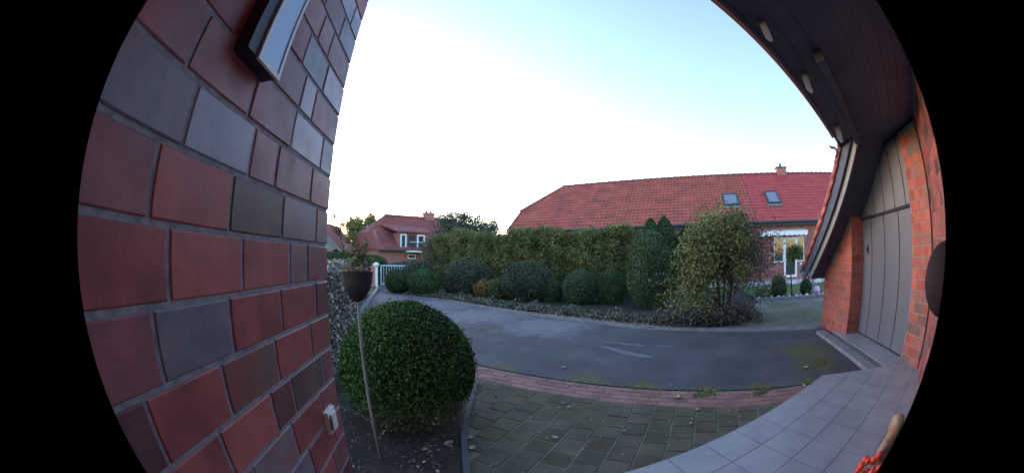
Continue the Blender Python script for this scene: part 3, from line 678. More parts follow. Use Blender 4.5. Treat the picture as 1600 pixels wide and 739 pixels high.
# ------------------------------------------------------------------ bushes, hedges, trees
def sph(n, seed):
    r2 = np.random.default_rng(seed); d = r2.normal(size=(n,3)); return d/np.linalg.norm(d, axis=1, keepdims=True)
def bumps(d, seed, amp, k=9):
    r2 = np.random.default_rng(seed+99); out = np.zeros(len(d))
    for _ in range(k):
        a = sph(1, r2.integers(1e6))[0]; f_ = r2.uniform(2.5,8); out += np.sin(d@a*f_+r2.uniform(0,6.28))
    return amp*out/math.sqrt(k)
def core(name, c, rad, parent, seed, amp=.03, sub=18, mat=None, cutz=None):
    mb = MB(); mb.ball((0,0,0), 1, sub, sub//2+2); v = np.array(mb.v); d = v/np.linalg.norm(v,axis=1,keepdims=True)
    q = (1+bumps(d, seed, amp))[:,None]*d*np.array(rad)+np.array(c)
    if cutz is not None: q[:,2] = np.maximum(q[:,2], cutz)
    mb.v = [tuple(p) for p in q]; return mb.obj(name, mat or M['inner'], parent, True)
def bush(name, c, rad, leaf, n, size, label, cat, group=None, seed=1, amp=.04, fill=.12, corefac=.86, zmin=None, aspect=.55, tilt=.65, boxy=1.0, root=None, stem=True):
    """clipped or mounded shrub: leaves in a shell over a solid core dark as inner shade"""
    zmin = ZG+.02 if zmin is None else zmin
    r = root or empty(name, (c[0],c[1],ZG), label, cat, group)
    d = sph(n, seed); rr = np.random.default_rng(seed+1)
    dd = np.sign(d)*np.abs(d)**boxy; dd /= np.maximum(1e-9,(np.abs(dd)**2.0).sum(1,keepdims=True)**.5) if boxy == 1 else 1
    k = (1+bumps(d, seed, amp))*(1-fill*rr.random(n)**1.6)
    P = dd*k[:,None]*np.array(rad)+np.array(c); Nn = dd/np.array(rad); Nn /= np.linalg.norm(Nn,axis=1,keepdims=True)
    m = P[:,2] > zmin; P, Nn = P[m], Nn[m]
    leaves('foliage', P, Nn, size, leaf, r, aspect, tilt, seed)
    if corefac: core('dark_core', c, np.array(rad)*corefac, r, seed, amp, cutz=ZG-.01)
    if stem: 
        mb = MB()
        for k in range(3): a = k*2.1+seed; mb.tube([(c[0]+.05*math.cos(a), c[1]+.05*math.sin(a), ZG-.02),(c[0]+rad[0]*.4*math.cos(a), c[1]+rad[1]*.4*math.sin(a), c[2])], [.02,.01], 5)
        mb.obj('stem', M['bark'], r)
    return r
# big clipped ball bush by the pier: thick crown, open twiggy underside
bc = (-.435, 2.88, -.985); br = .61
bb = empty('clipped_bush', (bc[0],bc[1],ZG), 'large dark green clipped ball bush beside the porch wall with open twiggy underside', 'bush')
n = 64000; d = sph(n, 21); rr = np.random.default_rng(22)
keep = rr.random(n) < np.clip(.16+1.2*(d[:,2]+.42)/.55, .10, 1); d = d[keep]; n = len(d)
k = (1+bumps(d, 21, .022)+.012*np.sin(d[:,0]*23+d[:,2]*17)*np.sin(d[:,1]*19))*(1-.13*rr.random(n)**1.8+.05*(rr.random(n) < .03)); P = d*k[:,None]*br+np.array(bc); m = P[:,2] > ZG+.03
tp = m & (d[:,2] > .25) & (rr.random(n) < .35*(d[:,2]-.2)); leaves('foliage', P[m & ~tp], d[m & ~tp], .024, LEAF['box'], bb, .6, .65, 23, .2); leaves('lit_top_leaves', P[tp]*1.0, d[tp], .026, LEAF['boxtop'], bb, .5, .75, 24, .2)  # lighter leaves mixed in upwards paint the light on the bush top
v = MB().ball((0,0,0), 1, 28, 18); q = np.array(v.v); dd = q/np.linalg.norm(q,axis=1,keepdims=True)
q = dd*br*.84*(1+bumps(dd,21,.02))[:,None]; q[:,2] = np.maximum(q[:,2], -br*.33+.03*np.sin(q[:,0]*20)); v.v = [tuple(p+np.array(bc)) for p in q]; v.obj('dark_core', M['inner'], bb, True)
mb = MB(); r3 = random.Random(11)
for k in range(34):
    a = r3.uniform(0,6.28); t = r3.uniform(.15,.95)*br*.8
    x0_, y0_ = bc[0]+.06*math.cos(a), bc[1]+.06*math.sin(a)
    x1_, y1_ = bc[0]+t*math.cos(a), bc[1]+t*math.sin(a)
    mb.tube([(x0_,y0_,ZG-.02),((x0_*.6+x1_*.4),(y0_*.6+y1_*.4),ZG+.16),(x1_,y1_,bc[2]-.05)], [.016,.010,.006], 5)
mb.obj('branches', M['bark'], bb)
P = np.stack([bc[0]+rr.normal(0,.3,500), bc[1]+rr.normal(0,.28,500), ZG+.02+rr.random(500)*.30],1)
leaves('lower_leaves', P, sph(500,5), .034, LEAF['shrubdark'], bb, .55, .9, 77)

GB = 'round clipped bushes along the far side of the lane'
bush('round_bush', (-2.28,14.15,-1.02), (.62,.62,.50), LEAF['boxfar'], 9000, .06, 'leftmost green clipped ball bush next to the pale gate', 'bush', seed=31, amp=.035, fill=.06)
bush('round_bush', (-1.15,13.25,-1.00), (.66,.66,.52), LEAF['boxfar'], 9000, .06, 'second clipped ball bush from the gate, slightly larger and nearer', 'bush', seed=32, amp=.03, fill=.06)
bush('rounded_shrub', (.52,13.35,-.80), (1.02,.85,.82), LEAF['grey'], 14000, .06, 'grey-green mounded shrub left of the small yellow-orange shrub', 'shrub', seed=33, amp=.035, fill=.12)
bush('orange_shrub', (1.12,12.55,-1.14), (.42,.35,.36), LEAF['orange'], 2600, .07, 'small yellow-orange shrub between the two big grey-green mounds', 'shrub', seed=34, amp=.08, fill=.25)
bush('rounded_shrub', (2.55,11.6,-.83), (.95,.85,.76), LEAF['grey'], 14000, .055, 'larger grey-green mounded shrub right of the small yellow-orange one', 'shrub', seed=35, amp=.04, fill=.12)
bush('low_shrub', (1.62,12.3,-1.15), (.45,.4,.42), LEAF['hedge'], 3500, .05, 'low olive shrub tucked at the left foot of the larger grey-green mound', 'shrub', seed=36, amp=.05, fill=.2)
bush('round_bush', (3.92,10.15,-.97), (.58,.56,.60), LEAF['yew'], 12000, .042, 'paler green clipped ball bush, left one of the touching pair before the hedge', 'bush', seed=37, amp=.03, fill=.06)
bush('round_bush', (4.85,9.75,-.98), (.52,.52,.60), LEAF['boxfar'], 11000, .042, 'darker clipped ball bush between its paler twin and the tall egg-shaped bush', 'bush', seed=38, amp=.035, fill=.06)
bush('low_shrub', (3.22,11.0,-1.1), (.4,.4,.45), LEAF['boxfar'], 3500, .05, 'small dark shrub squeezed between the grey-green mound and the pale ball bush', 'shrub', seed=39, amp=.05, fill=.15)
bush('tall_clipped_bush', (5.33,8.25,-.42), (.62,.62,1.15), LEAF['yew'], 24000, .05, 'tall egg-shaped clipped evergreen between the ball bushes and the loose tree-like shrub', 'bush', seed=40, amp=.022, fill=.08, boxy=.85)
# small conifers behind it
def conifer(x, y, h, r, seed, label):
    t = empty('conifer', (x,y,ZG), label, 'conifer', 'small conifers behind the egg-shaped bush')
    rr = np.random.default_rng(seed); n = 6500; q = rr.random(n)**.8; a = rr.uniform(0,6.28,n); ra = r*(1-q**2.4)**.62*(.75+.3*rr.random(n))
    P = np.stack([x+ra*np.cos(a), y+ra*np.sin(a), ZG+h*q],1); leaves('foliage', P, np.stack([np.cos(a),np.sin(a),a*0+.8],1), .09, LEAF['conifer'], t, .35, .5, seed)
    MB().tube([(x,y,ZG),(x,y,ZG+h*.9)], [.05,.01], 6).obj('trunk', M['bark'], t)
conifer(6.42,9.85,2.74,.55,51,'left pointed conifer top showing above the egg-shaped bush')
conifer(6.86,9.62,2.80,.6,52,'right pointed conifer top showing above the egg-shaped bush')
conifer(7.55,9.3,2.4,.6,53,'lower dark conifer half hidden behind the loose tree-like shrub')

# long loose hedge
hg = empty('long_hedge', (*UW(-6,12.6),ZG), 'long tall loose olive hedge behind the row of clipped bushes', 'hedge')
rr = np.random.default_rng(60); n = 95000
u = rr.uniform(-12.0,.6,n); zt = 1.02+.12*np.sin(u*1.7)+.08*np.sin(u*4.3+1)+.06*np.sin(u*9.1)+.04*np.sin(u*17); zt = zt-(.22*(u+5)/5)*(u > -5)
f_ = rr.random(n); v = rr.random(n)
side = rr.random(n) < .66
front = 12.10+.10*np.sin(u*2.1)+.07*np.sin(u*5.3+2)+.05*np.sin(u*11)+.12*np.sin(v*7+u*1.3)
zz = np.where(side, ZG+(zt-ZG)*v, zt-.05+rr.normal(0,.09,n))
ww = np.where(side, front+rr.random(n)*.30+.25*np.abs(v-.62)**1.5+.08*np.sin(v*19+u*3), front+.1+f_*1.1)
P = np.stack([Ux*u+Wx*ww, Uy*u+Wy*ww, zz],1)
Nn = np.where(side[:,None], np.array([[-Wx,-Wy,.5]]), np.array([[0,0,1.]]))
leaves('foliage', P, Nn, .075, LEAF['hedge'], hg, .5, .85, 61)
n2 = 5000                                         # rounded left end
a = rr.uniform(0,6.28,n2); zz = ZG+rr.random(n2)**.8*(.97-ZG); ra = .85+.1*np.sin(zz*9+a*3); ra *= np.sqrt(np.clip(1-((zz+.2)/1.35)**4*.5,0,1))
P = np.stack([Ux*-12.0+Wx*12.9+ra*np.cos(a), Uy*-12.0+Wy*12.9+ra*np.sin(a), zz],1)
leaves('foliage', P, np.stack([np.cos(a),np.sin(a),a*0+.3],1), .08, LEAF['treebrown'], hg, .5, .7, 62)
mb = MB(); us = np.linspace(-12.4,.4,26)
for i in range(25):
    zt0 = .90-(.22*(us[i]+5)/5 if us[i] > -5 else 0)
    mb.box(us[i],us[i+1]+.001,12.55,13.3,ZG-.02,zt0, ex=(Ux,Uy,0), ey=(Wx,Wy,0))
mb.obj('dark_core', M['inner'], hg)  # solid dark boxes in place of the hedge's shaded inside
mb = MB()
for i in range(22): u0 = -11.8+i*.56; mb.tube([(*UW(u0,12.5),ZG),(*UW(u0+.1,12.35),-.6),(*UW(u0-.1,12.3),.2)], [.03,.02,.01], 5)
mb.obj('stems', M['bark'], hg)

# generic tree
def tree(name, x, y, z0, h, crown_c, crown_r, leaf, n, size, label, cat='tree', group=None, seed=1, lobes=12, density=1, trunk_r=.15, multi=1, spread=.75, leafasp=.6, lobesize=.42):
    t = empty(name, (x,y,z0), label, cat, group); rr = np.random.default_rng(seed); cc = np.array(crown_c, float); cr = np.array(crown_r, float)
    cent = []; 
    for i in range(lobes):
        d = rr.normal(size=3); d /= np.linalg.norm(d); cent.append(cc+d*cr*spread*rr.random()**.4)
    mbt = MB(); mbb = MB()
    for k in range(multi):
        a = k*6.28/max(multi,1)+seed; bx_, by_ = x+(.12*math.cos(a) if multi > 1 else 0), y+(.12*math.sin(a) if multi > 1 else 0)
        tp = cc+np.array([.35*cr[0]*math.cos(a), .35*cr[1]*math.sin(a), 0])*(1 if multi > 1 else .1)
        mid = np.array([(bx_*.6+tp[0]*.4)+rr.normal(0,.04),(by_*.6+tp[1]*.4)+rr.normal(0,.04),(z0+tp[2])/2])
        mbt.tube([(bx_,by_,z0-.05), tuple(mid), tuple(tp)], [trunk_r, trunk_r*.7, trunk_r*.35], 7)
        for c in cent[k::max(multi,1)]:
            m_ = (mid+tp)/2 if rr.random() < .5 else mid*.3+tp*.7
            mbb.tube([tuple(m_), tuple((m_+c)/2+rr.normal(0,.05,3)), tuple(c)], [trunk_r*.4, trunk_r*.22, trunk_r*.08], 5)
            for q in range(3):
                e2 = c+rr.normal(0,1,3)*cr*.28; mbb.tube([tuple((m_+c)/2), tuple(e2)], [trunk_r*.14, trunk_r*.04], 4)
    mbt.obj('trunk', M['bark'], t, True); mbb.obj('limbs', M['bark'], t)
    per = n//lobes; PP = []; NN = []
    for c in cent:
        d = rr.normal(size=(per,3)); d /= np.linalg.norm(d,axis=1,keepdims=True); rad = cr*lobesize*rr.uniform(.7,1.25)
        k = (rr.random(per)**.45)[:,None]; PP.append(c+d*k*rad*(1+bumps(d, int(rr.integers(1e6)), .16))[:,None]); NN.append(d+np.array([0,0,.4]))
    P = np.concatenate(PP); Nn = np.concatenate(NN); Nn /= np.linalg.norm(Nn,axis=1,keepdims=True)
    leaves('crown', P, Nn, size, leaf, t, leafasp, .75, seed)
    return t
# tree-like loose shrub right of centre
ls = tree('loose_shrub', 5.72,5.55,ZG,2.5,(5.68,5.62,.02),(1.16,.95,1.18),LEAF['shrub'],27000,.066,'large loose olive and brown multi-stemmed shrub beside the drive','shrub',None,70,34,1,.04,7,.86,.5,.34)
P = np.random.default_rng(71).normal(size=(2900,3))*np.array([.34,.36,.42])+np.array([5.1,5.9,-.95]); P = P[P[:,2] > ZG]
leaves('lower_foliage', P, sph(len(P),72), .07, LEAF['shrub'], ls, .5, .85, 73)
P = np.random.default_rng(74).normal(size=(6500,3))*np.array([.38,.38,.42])+np.array([6.25,5.15,-.1]); 
leaves('dark_foliage', P, sph(len(P),75), .055, LEAF['shrubdark'], ls, .5, .85, 76)
# ground cover in the bed, leaves fallen along the edge
rr = np.random.default_rng(80); pts = []
bl_ = [((-2.0,13.2),(-.2,11.9)),((-.2,11.9),(1.6,9.45)),((1.6,9.45),(2.9,7.8)),((2.9,7.8),(3.9,6.35)),((3.9,6.35),(5.0,5.15))]
for (a, b) in bl_:
    n = int(900*math.dist(a,b)); t = rr.random(n); wd = np.abs(rr.normal(0,.42,n)); cl_ = np.sin(t*math.dist(a,b)*5.1+a[0]*3)*.5+np.sin(t*math.dist(a,b)*11.3+a[0])*.35; kp = rr.random(n) < .55+.45*cl_; hgt = .03+(.13+.13*cl_)*np.exp(-((wd-.45)/.35)**2)*rr.random(n); t, wd, hgt = t[kp], wd[kp]+.06*cl_[kp], hgt[kp]
    pts.append(np.stack([a[0]+(b[0]-a[0])*t+Wx*wd, a[1]+(b[1]-a[1])*t+Wy*wd, ZG+.02+hgt],1))
P = np.concatenate(pts); o = leaves('ground_cover', P, np.tile([0,0,1.],(len(P),1)), .07, LEAF['cover'], None, .55, .55, 81); tag(o, kind='stuff')
n = 5200; P = np.stack([rr.normal(5.35,.62,n), rr.normal(5.35,.42,n), ZG+.03+np.abs(rr.normal(0,.13,n))],1)
P = P[(P[:,0]*Ux+P[:,1]*Uy < 1.75) & (P[:,0]*Wx+P[:,1]*Wy > 7.05)]
o = leaves('ground_cover', P, np.tile([0,0,1.],(len(P),1)), .075, LEAF['shrubdark'], None, .5, .7, 82); tag(o, kind='stuff')
n = 900; t = rr.random(n); k = rr.integers(0,len(bl_),n); P = np.array([[bl_[i][0][0]+(bl_[i][1][0]-bl_[i][0][0])*q-Wx*.05+rr.normal(0,.1), bl_[i][0][1]+(bl_[i][1][1]-bl_[i][0][1])*q-Wy*.05+rr.normal(0,.1), ZG+.02] for i,q in zip(k,t)])
o = leaves('leaf_litter', P, np.tile([0,0,1.],(n,1)), .05, LEAF['dead'], None, .6, .25, 83); tag(o, kind='stuff')
n = 46; P = np.stack([rr.uniform(-1.3,-.05,n), rr.uniform(1.5,3.0,n), np.full(n, ZG+.022)],1)
o = leaves('leaf_litter', P, np.tile([0,0,1.],(n,1)), .05, LEAF['dead'], None, .6, .3, 84); tag(o, kind='stuff')
# separate fallen leaves on road and paving
def fallen(x, y, s, a, label):
    v = []; n = 6
    for i in range(n+1):
        t = i/n; wd = .30*math.sin(math.pi*t)**.8; zz = .02+.10*(t-.5)**2*2+rnd.uniform(0,.02)
        v += [((t-.5), wd, zz+.10), ((t-.5), 0, zz), ((t-.5), -wd, zz+.10)]
    f = [(3*i+k, 3*i+k+1, 3*(i+1)+k+1, 3*(i+1)+k) for i in range(n) for k in range(2)]
    ca, sa = math.cos(a), math.sin(a)
    v = [(x+s*(p[0]*ca-p[1]*sa), y+s*(p[0]*sa+p[1]*ca), ZG+.006+s*p[2]) for p in v]
    tag(MB().add(v, f).obj('fallen_leaf', M['leaf_pale']), label, 'leaf', 'pale fallen leaves on road and paving')
for x, y, s, a, l in [(1.39,4.13,.09,.6,'pale fallen leaf lying on the asphalt near the left end of the red edging'),
  (4.02,2.05,.10,.3,'largest pale leaf on the mossy asphalt near the porch'),(3.45,1.73,.09,1.0,'pale leaf where the red edging meets the porch'),
  (2.15,2.63,.12,.9,'bright curled leaf lying on the red brick edging'),(2.13,2.25,.07,.2,'small pale leaf on the grey pavers below the curled one'),
  (3.9,5.9,.14,-.8,'pale leaf at the far edge of the road before the hedge bed'),(-.09,2.36,.10,.9,'pale leaf on dark soil under the clipped bush'),
  (.09,2.29,.08,1.2,'pale leaf beside the thin kerbstone on the pavers'),(.09,2.46,.06,.3,'smaller leaf at the kerbstone corner near the bush'),
  (1.05,2.9,.06,.2,'tiny pale leaf on the mossy pavers left of centre'),(1.9,2.05,.05,.4,'tiny leaf on the pavers next to the porch step'),
  (.75,2.35,.07,2.0,'pale leaf on the pavers in the middle of the yard')]: fallen(x, y, s, a, l)

# crumbs of leaf and twig swept against the edging and over the paving
n = 420; uu = rr.uniform(-3.6,2.0,n); ww = np.where(rr.random(n) < .5, rr.normal(3.62,.05,n), rr.uniform(1.2,3.15,n))
P = np.stack([Ux*uu+Wx*ww, Uy*uu+Wy*ww, np.full(n, ZG+.010)],1); P = P[(P[:,0] > .1) & (P[:,1] > 1.65) & (P[:,1]*1.0 > 1.65)]; P = P[~((P[:,0] > 3.3) & (P[:,1] < 2.1))]
o = leaves('leaf_crumbs', P, np.tile([0,0,1.],(len(P),1)), .028, LEAF['dead'], None, .5, .2, 85); tag(o, kind='stuff')
n = 700; P = np.stack([rr.uniform(-1.5,-.03,n), rr.uniform(1.2,3.6,n), np.full(n, ZG+.020)],1)
o = leaves('dark_leaf_crumbs', P, np.tile([0,0,1.],(n,1)), .04, LEAF['shrubdark'], None, .5, .35, 86); tag(o, kind='stuff')
# left hedge with pale leaves behind the pier
lh = empty('pale_hedge', (-2.1,6.0,ZG), 'hedge of pale dried leaves running beside the lane behind the black bowl planter', 'hedge')
rr = np.random.default_rng(90); n = 24000; t = rr.random(n)**1.5; sx = -1.35-2.0*t; sy = 3.3+9.5*t
side = rr.random(n); kind_ = side < .7; dd_ = np.where(kind_, rr.random(n)*.16, rr.random(n)*.7)
P = np.stack([sx-dd_, sy, np.where(kind_, ZG+rr.random(n)*1.30, ZG+1.28+rr.normal(0,.04,n))],1)
leaves('foliage', P, np.where(kind_[:,None], np.array([[1,-.2,.3]]), np.array([[0,0,1.]])), .055, LEAF['beech'], lh, .6, .8, 91)
n = 4000; P = np.stack([rr.uniform(-2.1,-1.3,n), 3.25+rr.normal(0,.07,n), ZG+rr.random(n)*1.3],1); leaves('foliage', P, np.tile([0,-1.,.3],(n,1)), .05, LEAF['beech'], lh, .6, .8, 92)
mb = MB(); 
mb.hexa([(-1.5,3.36,ZG),(-2.1,3.36,ZG),(-4.1,12.8,ZG),(-3.5,12.8,ZG)][::-1],[(-1.5,3.36,ZG+1.2),(-2.1,3.36,ZG+1.2),(-4.1,12.8,ZG+1.2),(-3.5,12.8,ZG+1.2)][::-1])
mb.obj('dark_core', M['inner'], lh)

# dark hedges and trees on the left, by the gate
bush('dark_hedge', (-4.9,18.9,-.75), (1.15,.9,.82), LEAF['boxfar'], 11000, .09, 'dark rounded hedge right behind the gate post', 'hedge', seed=101, amp=.03, boxy=.7)
bush('dark_hedge', (-6.9,19.2,-.72), (1.4,.9,.95), LEAF['conifer'], 9000, .10, 'darker wider hedge behind the black bowl planter', 'hedge', seed=102, amp=.04, boxy=.7)
bush('low_shrub', (-2.6,21.5,-.9), (1.9,.8,.65), LEAF['tree'], 8000, .09, 'low grey-green shrub before the far brick house, right of the gate', 'shrub', seed=103, amp=.06)
bush('far_shrub', (-1.6,17.2,-.9), (.9,.7,.75), LEAF['tree'], 6000, .08, 'grey-green shrub right of the gate behind the clipped ball bushes', 'shrub', seed=104, amp=.08)
# gate
gt_ = empty('garden_gate', (-3.3,16.9,ZG), 'pale blue-white metal garden gate closing the end of the lane', 'gate')
def bar(a, b, r_, mat, par, name): return MB().tube([a,b], r_, 6).obj(name, mat, par)
ga, gb_ = Vector((-3.62,16.7,0)), Vector((-2.1,17.4,0))
for z_ in (ZG+.10, ZG+1.02): MB().tube([ga+Vector((0,0,z_)), gb_+Vector((0,0,z_))], .028, 6).obj('rail', M['blue_white'], gt_)
for k in range(13):
    p = ga.lerp(gb_, k/12); MB().tube([p+Vector((0,0,ZG+.1)), p+Vector((0,0,ZG+1.02))], .012 if 0 < k < 12 else .03, 5).obj('upright', M['blue_white'], gt_)
gp = empty('gate_post', (-3.95,16.5,ZG), 'brick gate post with round white cap at the left of the gate', 'post')
MB().box(-4.12,-3.86,16.4,16.66,ZG,-.36).obj('shaft', M['house_brick'], gp); MB().ball((-3.82,16.45,-.40), .16, 14, 8, (1,1,.75)).obj('cap', M['white'], gp, True)
MB().box(-3.85,-3.74,16.38,16.5,ZG,-.42).obj('front_panel', M['white'], gp)

# ------------------------------------------------------------------ neighbours' long house
nh = empty('long_house', (*UW(2,21),ZG), 'long brick house with big red clay tile roof behind the hedge', 'house')
def Q(u, w_, z): x, y = UW(u, w_); return (x, y, z)
TS = .784
def nz(w_): return 1.72+TS*(w_-18.6)
MB().prism([UW(-11.0,19.0),UW(17,19.0),UW(17,27),UW(-11.0,27)], ZG-.1, 1.95).obj('wall', M['house_brick'], nh)
MB().add([Q(-11.0,19.01,1.9),Q(-11.0,27,1.9),Q(-11.0,25.5,3.05),Q(-11.0,20.5,3.05),Q(-10.8,19.01,1.9),Q(-10.8,27,1.9),Q(-10.8,25.5,3.05),Q(-10.8,20.5,3.05)],
         [(0,1,2,3),(7,6,5,4),(2,6,7,3),(0,3,7,4),(1,5,6,2)]).obj('gable_wall', M['house_brick'], nh)
nroof = MB().add([Q(-11.3,18.6,1.60),Q(17.3,18.6,1.60),Q(17.3,23,5.05),Q(-9.34,23,5.05),Q(-11.4,20.45,3.05),
                  Q(-11.3,27.4,1.60),Q(17.3,27.4,1.60),Q(-11.4,25.55,3.05)],
                 [(0,1,2,3,4),(6,5,7,3,2),(3,7,4),(0,4,7,5),(1,6,2),(0,5,6,1)]).obj('roof', M['dark_wood'], nh)
def pantiles(u0, u1, w0, w1, mat, name, uk=None, tw=.225, th=.33, amp=.022, step=.035, lclip=None, nseg=4):
    cs_ = math.cos(math.atan(TS)); sn_ = math.sin(math.atan(TS)); L_ = (w1-w0)/cs_; nrow = int(round(L_/th)); cols = int((u1-u0)/tw*nseg)
    us = np.linspace(u0, u1, cols+1); V = []; F = []
    prof = amp*np.where((np.arange(cols+1)%nseg)==0, -1., np.sin(np.pi*(np.arange(cols+1)%nseg)/nseg))
    for r_ in range(nrow):
        for e2, lift in ((0,step),(1,0.)):
            l = (r_+e2)*L_/nrow; wv = w0+l*cs_; zv = nz(wv)
            h_ = prof+lift
            x = Ux*us+Wx*(wv-h_*sn_); y = Uy*us+Wy*(wv-h_*sn_); V.append(np.stack([x,y,zv+h_*cs_],1))
    V = np.concatenate(V); nc = cols+1
    def lim(l):                                     # left limit of u at height along the slope (half-hip)
        return lclip(w0+l*cs_) if lclip else -99
    for r_ in range(nrow*2-1):
        l = ((r_+1)//2 if r_ % 2 else r_/2+.5)*L_/nrow; um = lim(l)
        for c in range(cols):
            if us[c] < um: continue
            a = r_*nc+c; F.append((a, a+1, a+nc+1, a+nc))
    me = bpy.data.meshes.new(name); me.from_pydata(V.tolist(), [], F); me.materials.append(mat); me.update()
    return link(bpy.data.objects.new(name, me), nroof)
def lc(w_): return -11.35 if w_ < 20.45 else -11.4+(w_-20.45)/(23-20.45)*2.06
tag(pantiles(-11.42, 3.72, 18.5, 23.0, M['roof_red'], 'weathered_tiles', tw=.24, th=.33, amp=.022, step=.038, lclip=lc), 'weathered lighter red tiles left of the seam', kind='stuff')
tag(pantiles(3.74, 17.3, 18.5, 23.0, M['roof_red2'], 'clean_tiles', tw=.24, th=.33, amp=.014, step=.024), 'smoother darker red tiles right of the seam', kind='stuff')
mb = MB(); nk = 62
for k in range(nk):
    u0 = -9.34+k*.43; mb.tube([Q(u0,23,5.13+(.025)),Q(u0+.45,23,5.13)], [.12,.10], 8)
tag(mb.obj('ridge_tiles', M['roof_far'], nroof, True), kind='stuff')
mb = MB()
for k in range(8): a = Vector(Q(-9.34,23,5.12)).lerp(Vector(Q(-11.45,20.4,3.14)), k/8); b = Vector(Q(-9.34,23,5.10)).lerp(Vector(Q(-11.45,20.4,3.14)), (k+1)/8+.01); mb.tube([a,b],[.10,.12],8)
for k in range(6): a = Vector(Q(-11.42,20.4,3.12)).lerp(Vector(Q(-11.38,18.5,1.70)), k/6); b = Vector(Q(-11.42,20.4,3.12)).lerp(Vector(Q(-11.38,18.5,1.70)), (k+1)/6+.01); mb.tube([a,b],[.06,.075],8)
mb.obj('hip_tiles', M['roof_far'], nroof, True)
MB().tube([Q(-11.3,18.42,1.60),Q(17.3,18.42,1.60)], .07, 8).obj('gutter', M['gutter'], nh, True)
MB().box(-11.2,17.2,18.62,18.66,1.42,1.60, ex=(Ux,Uy,0), ey=(Wx,Wy,0)).obj('fascia', M['gutter'], nh)
ch = MB().box(6.6,7.35,22.75,23.25,4.7,5.50, ex=(Ux,Uy,0), ey=(Wx,Wy,0)).obj('chimney', M['house_brick'], nroof)
MB().box(6.53,7.42,22.68,23.32,5.503,5.56, ex=(Ux,Uy,0), ey=(Wx,Wy,0)).obj('chimney_cap', M['gutter'], nroof)
MB().tube([Q(6.97,23,5.56),Q(6.97,23,5.82)], .10, 10).obj('chimney_pot', M['gutter'], nroof, True)
def skylight(u0, u1, wa, wb):
    cs_ = math.cos(math.atan(TS)); sn_ = math.sin(math.atan(TS))
    def rq_(u, w_, h_): return Q(u, w_-h_*sn_, nz(w_)+h_*cs_)
    def blk(ua, ub, wa_, wb_, h0, h1): return MB().hexa([rq_(ua,wa_,h0),rq_(ub,wa_,h0),rq_(ub,wb_,h0),rq_(ua,wb_,h0)],[rq_(ua,wa_,h1),rq_(ub,wa_,h1),rq_(ub,wb_,h1),rq_(ua,wb_,h1)])
    f = MB()
    for a in ((u0-.09,u0,wa-.08,wb+.08),(u1,u1+.09,wa-.08,wb+.08),(u0,u1,wa-.08,wa),(u0,u1,wb,wb+.08)): 
        t = blk(*a,-.02,.14); f.add(t.v, t.f)
    fo = f.obj('skylight', M['gutter'], nroof)
    blk(u0,u1,wa,wb,.02,.11).obj('skylight_pane', M['skylight_glass'], fo)
    blk(u0-.14,u1+.14,wa-.26,wa-.082,.03,.07).obj('flashing', M['lead'], fo)
skylight(2.05,2.85,19.85,20.75); skylight(4.95,5.68,19.9,20.85)
# awning and windows on the facade
aw = empty('awning', (*UW(5.6,18.9),1.1), 'white scalloped awning above the terrace door of the long house', 'awning')
cvs = MB(); n = 40
top = [Q(3.9+3.15*i/n, 18.99, 1.22) for i in range(n+1)]; out = [Q(3.9+3.15*i/n, 18.45, 1.08) for i in range(n+1)]
sc_ = [Q(3.9+3.15*i/n, 18.45, .90-.06*abs(math.sin(i*math.pi/4))) for i in range(n+1)]
cvs.add(top+out+sc_, [(i,i+1,n+2+i,n+1+i) for i in range(n)]+[(n+1+i,n+2+i,2*n+3+i,2*n+2+i) for i in range(n)])
cvs.obj('canvas', M['white'], aw)
MB().tube([Q(3.88,18.47,1.07),Q(7.07,18.47,1.07)], .03, 8).obj('front_bar', M['white'], aw); MB().tube([Q(7.0,18.97,.55),Q(7.0,18.5,1.05)], .015, 6).obj('arm', M['white'], aw)
def window(u0, u1, z0, z1, parent, mull=(), name='window', w_=18.99, fw=.08, mat=None):
    mb = MB(); E = dict(ex=(Ux,Uy,0), ey=(Wx,Wy,0)); a, b = w_-.05, w_+.02
    mb.box(u0,u1,a,b,z0,z0+fw,**E); mb.box(u0,u1,a,b,z1-fw,z1,**E); mb.box(u0,u0+fw,a,b,z0+fw,z1-fw,**E); mb.box(u1-fw,u1,a,b,z0+fw,z1-fw,**E)
    for m_ in mull: mb.box(m_-fw/2,m_+fw/2,a+.004,b,z0+fw,z1-fw,**E)
    f = mb.obj(name, mat or M['white'], parent); MB().box(u0+fw,u1-fw,a+.02,b+.0,z0+fw,z1-fw,**E).obj('pane', M['pane'], f); return f
window(4.86,5.50,-.52,.82, nh, fw=.05)
f = window(5.52,6.42,-1.35,.80, nh, name='terrace_door', fw=.13)
window(6.44,6.92,-.52,.82, nh, fw=.05)
window(10.0,11.6,-.6,.9, nh, (10.8,)); window(0.2,1.6,-.6,.9, nh, (.9,))
window(-5.4,-4.0,-.6,.9, nh, (-4.7,))
